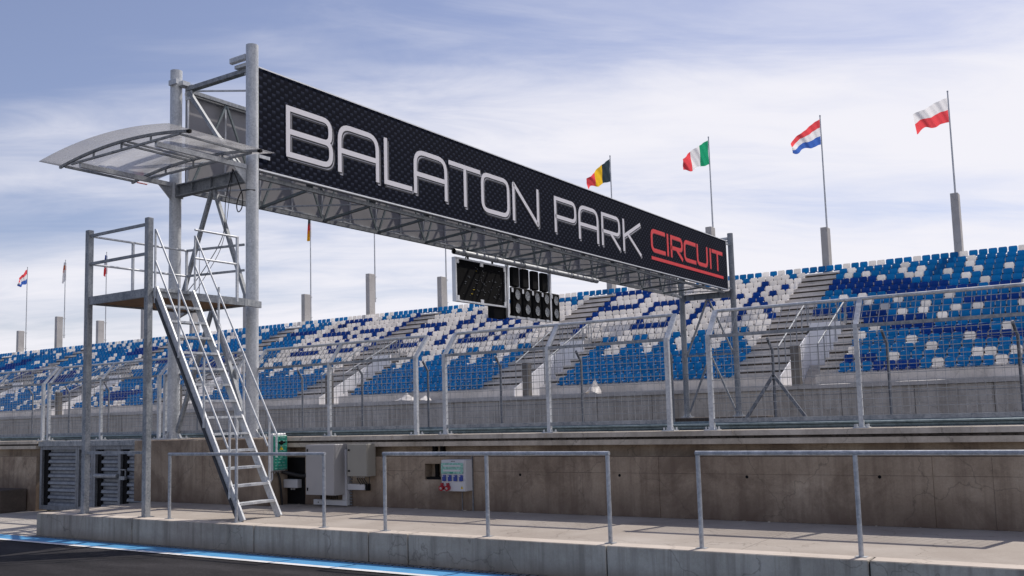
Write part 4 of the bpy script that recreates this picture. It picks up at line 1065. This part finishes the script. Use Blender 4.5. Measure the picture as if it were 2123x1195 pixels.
# ---------------------------------------------------------------- seats
def seat_geo():
    """shell seat: curved back and pan with rolled front lip, facing -Y; origin at the centre of the step edge"""
    vs = []; fs = []
    prof = [(0.02, 0.055), (0.0, 0.10), (0.02, 0.135), (0.10, 0.145), (0.24, 0.130), (0.33, 0.135), (0.375, 0.17), (0.39, 0.31), (0.405, 0.435), (0.41, 0.49)]
    wd = [0.20, 0.21, 0.215, 0.225, 0.225, 0.215, 0.212, 0.228, 0.222, 0.185]
    cs = [-1, -0.86, 0, 0.86, 1]
    n = len(cs)
    for (y, z), w in zip(prof, wd):
        for c in cs:
            e = abs(c)
            up = 0.03 if e == 1 else 0.0
            if z > 0.15: vs.append((c*w, y-(0.05 if e == 1 else (0.012 if e > .5 else 0)), z-(0.012 if e == 1 else 0)))
            else: vs.append((c*w, y, z+up))
    m = len(prof)
    for i in range(m-1):
        for j in range(n-1): fs.append((i*n+j, i*n+j+1, (i+1)*n+j+1, (i+1)*n+j))
    return vs, fs
SV, SF = seat_geo()
def seat_mesh(name, mats):
    pass
# colour plan of the stand (row, seat number); seat 0 is the last seat left of the right-hand aisle
def word():
    S_ = set()
    def box_letter(c0, c1, r0=4, r1=8):
        for c in range(c0, c1+1): S_.add((r0, c)); S_.add((r1, c))
        for r in range(r0, r1+1): S_.add((r, c0)); S_.add((r, c1))
    # B
    for c in range(-75, -69): S_.add((1, c))
    for r in range(1, 9): S_.add((r, -75))
    for r in (2, 3): S_.add((r, -70))
    S_.add((2, -74))
    for c in range(-75, -69): S_.add((4, c)); S_.add((8, c))
    for r in (5, 6, 7): S_.add((r, -69))
    box_letter(-67, -63)
    for r in range(1, 9): S_.add((r, -60))
    box_letter(-55, -51)
    for r in range(2, 9): S_.add((r, -47))
    S_ |= {(4, -46), (4, -48), (8, -46)}
    for r in (5, 6, 7): S_.add((r, -43)); S_.add((r, -39))
    for c in (-42, -41, -40): S_.add((4, c)); S_.add((8, c))
    S_ |= {(4, -43), (8, -39), (8, -43), (4, -39)}
    for r in range(4, 9): S_.add((r, -37)); S_.add((r, -33))
    S_ |= {(4, -36), (4, -35), (4, -34)}
    # P
    for c in range(-25, -19): S_.add((1, c)); S_.add((4, c))
    for r in range(1, 9): S_.add((r, -25))
    S_ |= {(2, -20), (3, -20)}
    box_letter(-17, -13)
    for r in range(4, 9): S_.add((r, -10))
    S_ |= {(5, -9), (4, -8), (4, -7), (4, -6)}
    for r in range(2, 9): S_.add((r, -4))
    S_ |= {(5, -3), (4, -2), (3, -1), (6, -2), (7, -1), (8, 0)}
    return S_
WORD = word()
def pairs(s): return {tuple(int(x) for x in q.split(':')) for q in s.split()}
RW = pairs("0:8 0:9 0:13 0:5 1:6 1:12 2:12 2:14 3:13 3:14 2:8 3:10 2:6 0:18 0:24 1:19 2:19 3:20 3:23 3:17 4:19 5:21 6:25 6:9 6:7 7:13 7:10 8:12 9:14 8:16 9:16 9:21 10:18 9:25 11:12 12:11 13:16 13:21 14:18 14:11 15:15 15:22 15:23 15:25 16:19 16:24 9:19 12:24 7:18 2:25 4:26 10:27 5:28 13:28 1:27 8:29")
RN = pairs("3:5 3:6 3:7 3:8 3:9 4:5 4:6 4:7 4:8 4:9 4:10 4:11 4:12 4:13 5:8 5:9 5:10 5:11 5:12 5:13 5:14 5:15 5:16 5:17 6:12 6:13 6:14 6:15 6:16 6:17 6:18 6:19 6:20 6:22 6:23 6:24 8:5 8:6 8:8 8:9 8:20 8:21 8:22 8:23 8:25 9:9 9:10 9:11 9:12 10:11 10:12 10:13 10:14 10:15 10:16 11:14 11:15 11:16 11:17 12:17 12:18 12:19 12:21 12:22 13:22 13:23 13:24 13:25 15:11 15:12 15:13 16:14 16:15 16:16 16:17 12:20 8:24 7:26 7:27 6:27 12:26")
R0W = {-1, -3, -5, -25+1, -23, -22, -21, -20, -19, -18, -17, -16, -15, -34, -53, -67, -69, -70, -71, -72, -73, -74, -75, -76}
R1B = {(1, -7), (1, -1), (1, -31), (1, -32), (1, -33), (1, -34), (1, -55), (1, -54), (1, -52), (1, -50), (1, -45), (1, -67), (1, -65), (1, -64), (1, -63), (1, -62), (1, -11), (1, -12), (2, -31)}
rs = random.Random(4)
def colour(r, n):
    if n >= 5:
        if (r, n) in RW: return 2
        if (r, n) in RN: return 1
        if n > 27 and rs.random() < 0.13: return 2
        if n > 27 and rs.random() < 0.25: return 1
        return 0
    if n >= -78:
        if r == 0: return 2 if (n in R0W or (n < -30 and n > -60 and rs.random() < .12)) else 0
        if (r, n) in R1B: return 0
        if (r, n) in WORD: return 1
        if r <= 9: return 2
        if r <= 12:
            q = n % 4
            if q in (1, 2): return 0
            if r == 12 and q == 3 and rs.random() < .6: return 0
            return 2
        return 0
    # left blocks: light blue mosaic with white sprinkles and navy drifts
    a = math.sin(n*0.31+r*0.55)+math.sin(n*0.13-r*0.8+1.3)
    if a > 1.15 and r > 2: return 1
    return 2 if rs.random() < 0.24 else 0
def present(r, n):
    if n > 31: return False
    m = (n-1) % 30      # 0..3 is the aisle
    k = math.floor((n-1)/30)
    if r == 0: return True
    if m < 4: return False
    if r >= 10:
        mm = (n-1) % 30
        if mm < 10 and n-1 >= 0 or (mm < 10 and n-1 < 0): return False
    elif r == 9:
        if m < 7: return False
    return True
allseats = []
for r in range(ROWS):
    for n in range(-222, 32):
        if not present(r, n): continue
        if rs.random() < 0.006 and n < -80: continue
        c = colour(r, n)
        X = -16.8+.5*n; Y = YN(r)+.03; Z = ZN(r)
        allseats.append((math.sqrt(X*X+Y*Y+(Z-1.6)**2), r, n, c, X, Y, Z))
allseats.sort()
# the 300 that show largest: nearest ones inside the picture
def inview(X, Y, Z):
    d = Vector((X, Y, Z-1.59)); zc_ = d.dot(_f); return abs(d.dot(_r)/zc_*33.44-0.4) < 18.2
near = [s for s in allseats if inview(s[4], s[5], s[6])][:300]
nearset = {(s[1], s[2]) for s in near}
SM = ['seat_blue', 'seat_navy', 'seat_white']; CN = ['light blue', 'dark blue', 'white']
def one_seat_mesh(ci):
    b = MB(); b.add(SV, SF, 0, True); b.box(-.03, .03, 0.12, 0.30, 0.0, 0.12, 1)
    me = bpy.data.meshes.new('seat'); me.from_pydata(b.v, [], b.f); me.materials.append(M[SM[ci]]); me.materials.append(M['galv_dark'])
    me.polygons.foreach_set('material_index', b.m); me.polygons.foreach_set('use_smooth', [bool(x) for x in b.s]); me.update(); return me
seat_me = [one_seat_mesh(i) for i in range(3)]
ORD = ['zeroth', 'first', 'second', 'third', 'fourth', 'fifth', 'sixth', 'seventh', 'eighth', 'ninth', 'tenth', 'eleventh', 'twelfth', 'thirteenth', 'fourteenth', 'fifteenth', 'sixteenth', 'seventeenth', 'eighteenth', 'nineteenth', 'twentieth',
       'twenty-first', 'twenty-second', 'twenty-third', 'twenty-fourth', 'twenty-fifth', 'twenty-sixth', 'twenty-seventh', 'twenty-eighth', 'twenty-ninth', 'thirtieth']
for d_, r, n, c, X, Y, Z in near:
    o = bpy.data.objects.new('stand_seat', seat_me[c]); COL.objects.link(o); o.location = (X, Y, Z); o.rotation_euler = (rs.uniform(-.015, .015), 0, rs.uniform(-.02, .02))
    if n >= 1: lab = '%s seat, %s row from top, %s seat right of the right-hand stair aisle' % (CN[c], ORD[r+1], ORD[max(1, n-4)])
    else: lab = '%s seat, %s row from top, %s seat left of the right-hand stair aisle' % (CN[c], ORD[r+1], ORD[1-n])
    tag(o, lab, 'stadium seat', 'plastic seats in the nearest blocks of the stand')
vs = []; fs = []; ms = []
for d_, r, n, c, X, Y, Z in allseats:
    if (r, n) in nearset: continue
    o_ = len(vs); j = rs.uniform(-.01, .01)
    vs += [(x+X+j, y+Y, z+Z) for x, y, z in SV]; fs += [tuple(i+o_ for i in f) for f in SF]; ms += [c]*len(SF)
me = bpy.data.meshes.new('stadium_seats'); me.from_pydata(vs, [], fs)
for s_ in SM: me.materials.append(M[s_])
me.polygons.foreach_set('material_index', ms); me.polygons.foreach_set('use_smooth', [True]*len(fs)); me.update()
o = bpy.data.objects.new('stadium_seats', me); COL.objects.link(o)
tag(o, 'mass of blue and white plastic seats filling the farther blocks of the stand', 'seats'); o['kind'] = 'stuff'

# ---------------------------------------------------------------- concrete pylons with flagpoles
flags = {0: ('red and white flag', 'h', ['fw', 'fr']), 1: ('red, white and blue flag', 'h', ['fr', 'fw', 'fb']), 2: ('green, white and red flag', 'v', ['fg', 'fw', 'fr']),
         3: ('black, yellow and red flag', 'v', ['fk', 'fy', 'fr']), 7: ('limp black, red and gold flag', 'h', ['fk', 'fr', 'fy']),
         11: ('limp blue and red flag', 'h', ['fb', 'fw', 'fr']), 12: ('limp white flag with an orange mark', 'h', ['fw', 'fo', 'fw', 'fw', 'fw']),
         13: ('red, white and blue flag', 'h', ['fr', 'fw', 'fb']), 14: ('blue and white flag', 'h', ['fw', 'fb', 'fw'])}
pylabs = ['tallest-looking concrete pylon at the far right above the seats', 'concrete pylon second from the right', 'concrete pylon whose top shows just over the end of the banner', 'concrete pylon seen beneath the far end of the gantry truss',
          'concrete pylon hidden behind the banner and start lights', 'concrete pylon left of the display board', 'concrete pylon in the middle of the gap under the gantry', 'concrete pylon under the limp black, red and gold flag',
          'concrete pylon behind the thick near gantry column', 'concrete pylon behind the metal stair', 'concrete pylon behind the tower post', 'concrete pylon under the limp blue and red flag', 'taller concrete pylon second from the left edge', 'concrete pylon nearest the left edge', 'concrete pylon just outside the left edge']
for k in range(15):
    x0 = -8.33-7.504*k; top = 13.5 if k % 2 == 0 else 12.48
    b = MB(); b.cbox(x0, x0+.42, 58.85, 59.55, 0, top, 0.02)
    b.box(x0-.002, x0+.422, 58.848, 59.552, top-.50, top-.485)
    tag(b.build('concrete_pylon', 'pylon'), pylabs[k], 'pylon', 'concrete pylons behind the top row')
    xp = x0+.15; zt_ = 19.77
    lab = ('grey flagpole flying a %s' % flags[k][0]) if k in flags else {4: 'bare flagpole hidden behind the banner', 5: 'thin flagpole rising behind the display board pylon', 6: 'thin flagpole rising into the truss above the middle pylon', 8: 'flagpole behind the thick near gantry column', 9: 'thin flagpole behind the metal stair handrails', 10: 'flagpole hidden behind the tower post'}[k]
    if k == 13: lab = 'grey flagpole flying a red, white and blue flag near the left edge'
    if k == 1: lab = 'grey flagpole flying a red, white and blue flag, right of the banner'
    t = thing('flagpole', lab, 'flagpole', (xp, 59.86, top-2.2), 'flagpoles along the top of the stand')
    b = MB(); b.tube([(xp, 59.86, top-2.3), (xp, 59.86, zt_)], [0.065, 0.038], 10); b.tube([(xp, 59.86, zt_), (xp, 59.86, zt_+.08)], 0.05, 8)
    for z in (top-.2, top-2.0): b.box(xp-.10, xp+.10, 59.56, 59.95, z, z+.06)
    b.build('pole', 'galv_light', t)
    if k in flags:
        _, orient, cols = flags[k]
        limp = k in (7, 11, 12)
        b = MB(); nu, nv = 36, 12 if orient == 'v' else 12
        Lf = 1.98 if not limp else (.35 if k != 12 else .5)
        def P_(u, v):
            if limp:
                x = xp-.05-Lf*u*(0.25+0.75*v); z = 19.55-1.95*v-0.3*u+0.1*math.sin(7*u+k); y = 59.86+.14*math.sin(u*13+v*2)
            else:
                ph = k*1.7
                x = xp-.05-Lf*(u**1.0)*(0.97-0.05*v)
                zt2 = (19.45 if k == 0 else 19.6)-({0: .62, 2: .85}.get(k, 1.12))*u**1.15-.08*u*u+.06*math.sin(9*u+ph)*u; zb2 = 17.95-.24*u+.13*math.sin(11*u+ph)*u
                z = zt2*(1-v)+zb2*v; y = 59.86+.10*math.sin(u*11+v*3+ph)*(0.2+u)+.025*math.sin(u*31+v*9)
            return (x, y, z)
        vs = [P_(i/nu, j/nv) for i in range(nu+1) for j in range(nv+1)]
        o_ = 0; s_ = b
        b.v = vs
        for i in range(nu):
            for j in range(nv):
                f_ = (i+.5)/nu if orient == 'v' else (j+.5)/nv
                b.f.append((i*(nv+1)+j, i*(nv+1)+j+1, (i+1)*(nv+1)+j+1, (i+1)*(nv+1)+j)); b.m.append(min(len(cols)-1, int(f_*len(cols)))); b.s.append(True)
        b.build('flag', cols, t)

# ---------------------------------------------------------------- far catch fence
FX = [-3.7-4.7*k for k in range(22)]
ff = thing('far_catch_fence', 'grey catch fence with bent posts on the far side of the track', 'fence', (-30, 40, 0))
for x in FX:
    b = MB(); b.tube([(x, 40, -.02), (x, 40, 4.0), (x-.05, 39.95, 4.12), (x-.12, 39.72, 4.5)], 0.062, 8); b.build('post', 'galv_dark', ff)
b = MB()
xa, xb = FX[-1], FX[0]+4.5
for z in (0.9, 2.0, 3.1, 4.0): b.bar((xa, 39.93, z), (xb, 39.93, z), 0.018)
for i in range(9): b.bar((xa, 39.93, 0.3+i*.42), (xb, 39.93, 0.3+i*.42), 0.006)
x = xa
while x < xb: b.bar((x, 39.935, 0.1), (x, 39.935, 4.0), 0.004); x += .30
b.build('wire_mesh', 'galv_dark', ff)
b = MB(); b.cbox(-18.3, -13.55, 40.3, 41.7, -0.02, 1.165, 0.02)
tag(b.build('foundation_block', 'dark_concrete'), 'low dark concrete block under the far gantry legs', 'foundation')
tp = thing('fence_strut', 'grey A-shaped strut pair bracing the far fence right of the gantry', 'strut', (-13.1, 39.9, 0))
for q in ((-14.43, 1.0), (-11.67, 0.9)):
    b = MB(); b.bar((-13.08, 39.9, 2.9), (q[0], 39.9, q[1]), 0.13, 0.09, up=(0, 1, 0)); b.build('leg', 'galv_dark', tp)
# loose plastic sheeting on the front walkway
def sheet(lab, cx, cy, z, w, hgt, seed):
    rr = random.Random(seed); b = MB(); n_ = 14
    vs = []
    for i in range(n_+1):
        for j in range(7):
            u = i/n_*2-1; v = j/6
            hh = hgt*max(0, (1-abs(u)**1.3))*(1-v*.75)*(0.88+.12*math.sin(u*9+seed)+.06*rr.uniform(-1, 1))
            vs.append((cx+u*w/2*(1+.1*v), cy-v*.55+rr.uniform(-.03, .03), z+.01+max(0, hh)))
    fs = [(i*7+j, i*7+j+1, (i+1)*7+j+1, (i+1)*7+j) for i in range(n_) for j in range(6)]
    o_ = len(vs); vs2 = [(x, y, z) for x, y, _ in vs]
    b.add(vs, fs, 0, True)
    return tag(b.build('plastic_sheet', 'plastic_sheet'), lab, 'plastic sheet')
sheet('peaked heap of white sheeting on the walkway below the letter blocks', -23.8, 43.7, 2.45, .8, .9, 1)
sheet('broad grey sheet heaped against the front seats', -36.6, 43.9, 2.45, 1.6, .55, 2)
sheet('small crumpled white sheet beside the broad grey one', -35.0, 43.7, 2.45, .9, .35, 3)
sheet('long flat white sheet lying on the walkway at the right', -8.0, 43.8, 2.45, 3.6, .07, 4)
sheet('pale blue-white sheet spread below the right stairway', -11.6, 44.0, 2.45, 2.4, .10, 5)
b = MB(); rr = random.Random(9); vs = []
for i in range(9):
    for j in range(7):
        u = i/8; v = j/6; vs.append((-85.8+1.9*u, 50.9+.05*math.sin(u*14), 7.35-1.3*v*(.35+.65*abs(math.sin(u*3.6)))-.2*u+.05*rr.random()))
b.add(vs, [(i*7+j, i*7+j+1, (i+1)*7+j+1, (i+1)*7+j) for i in range(8) for j in range(6)])
o = b.build('hanging_cloth', 'plastic_sheet'); tag(o, 'white cloth hanging in the distance behind the left fence panel', 'cloth')
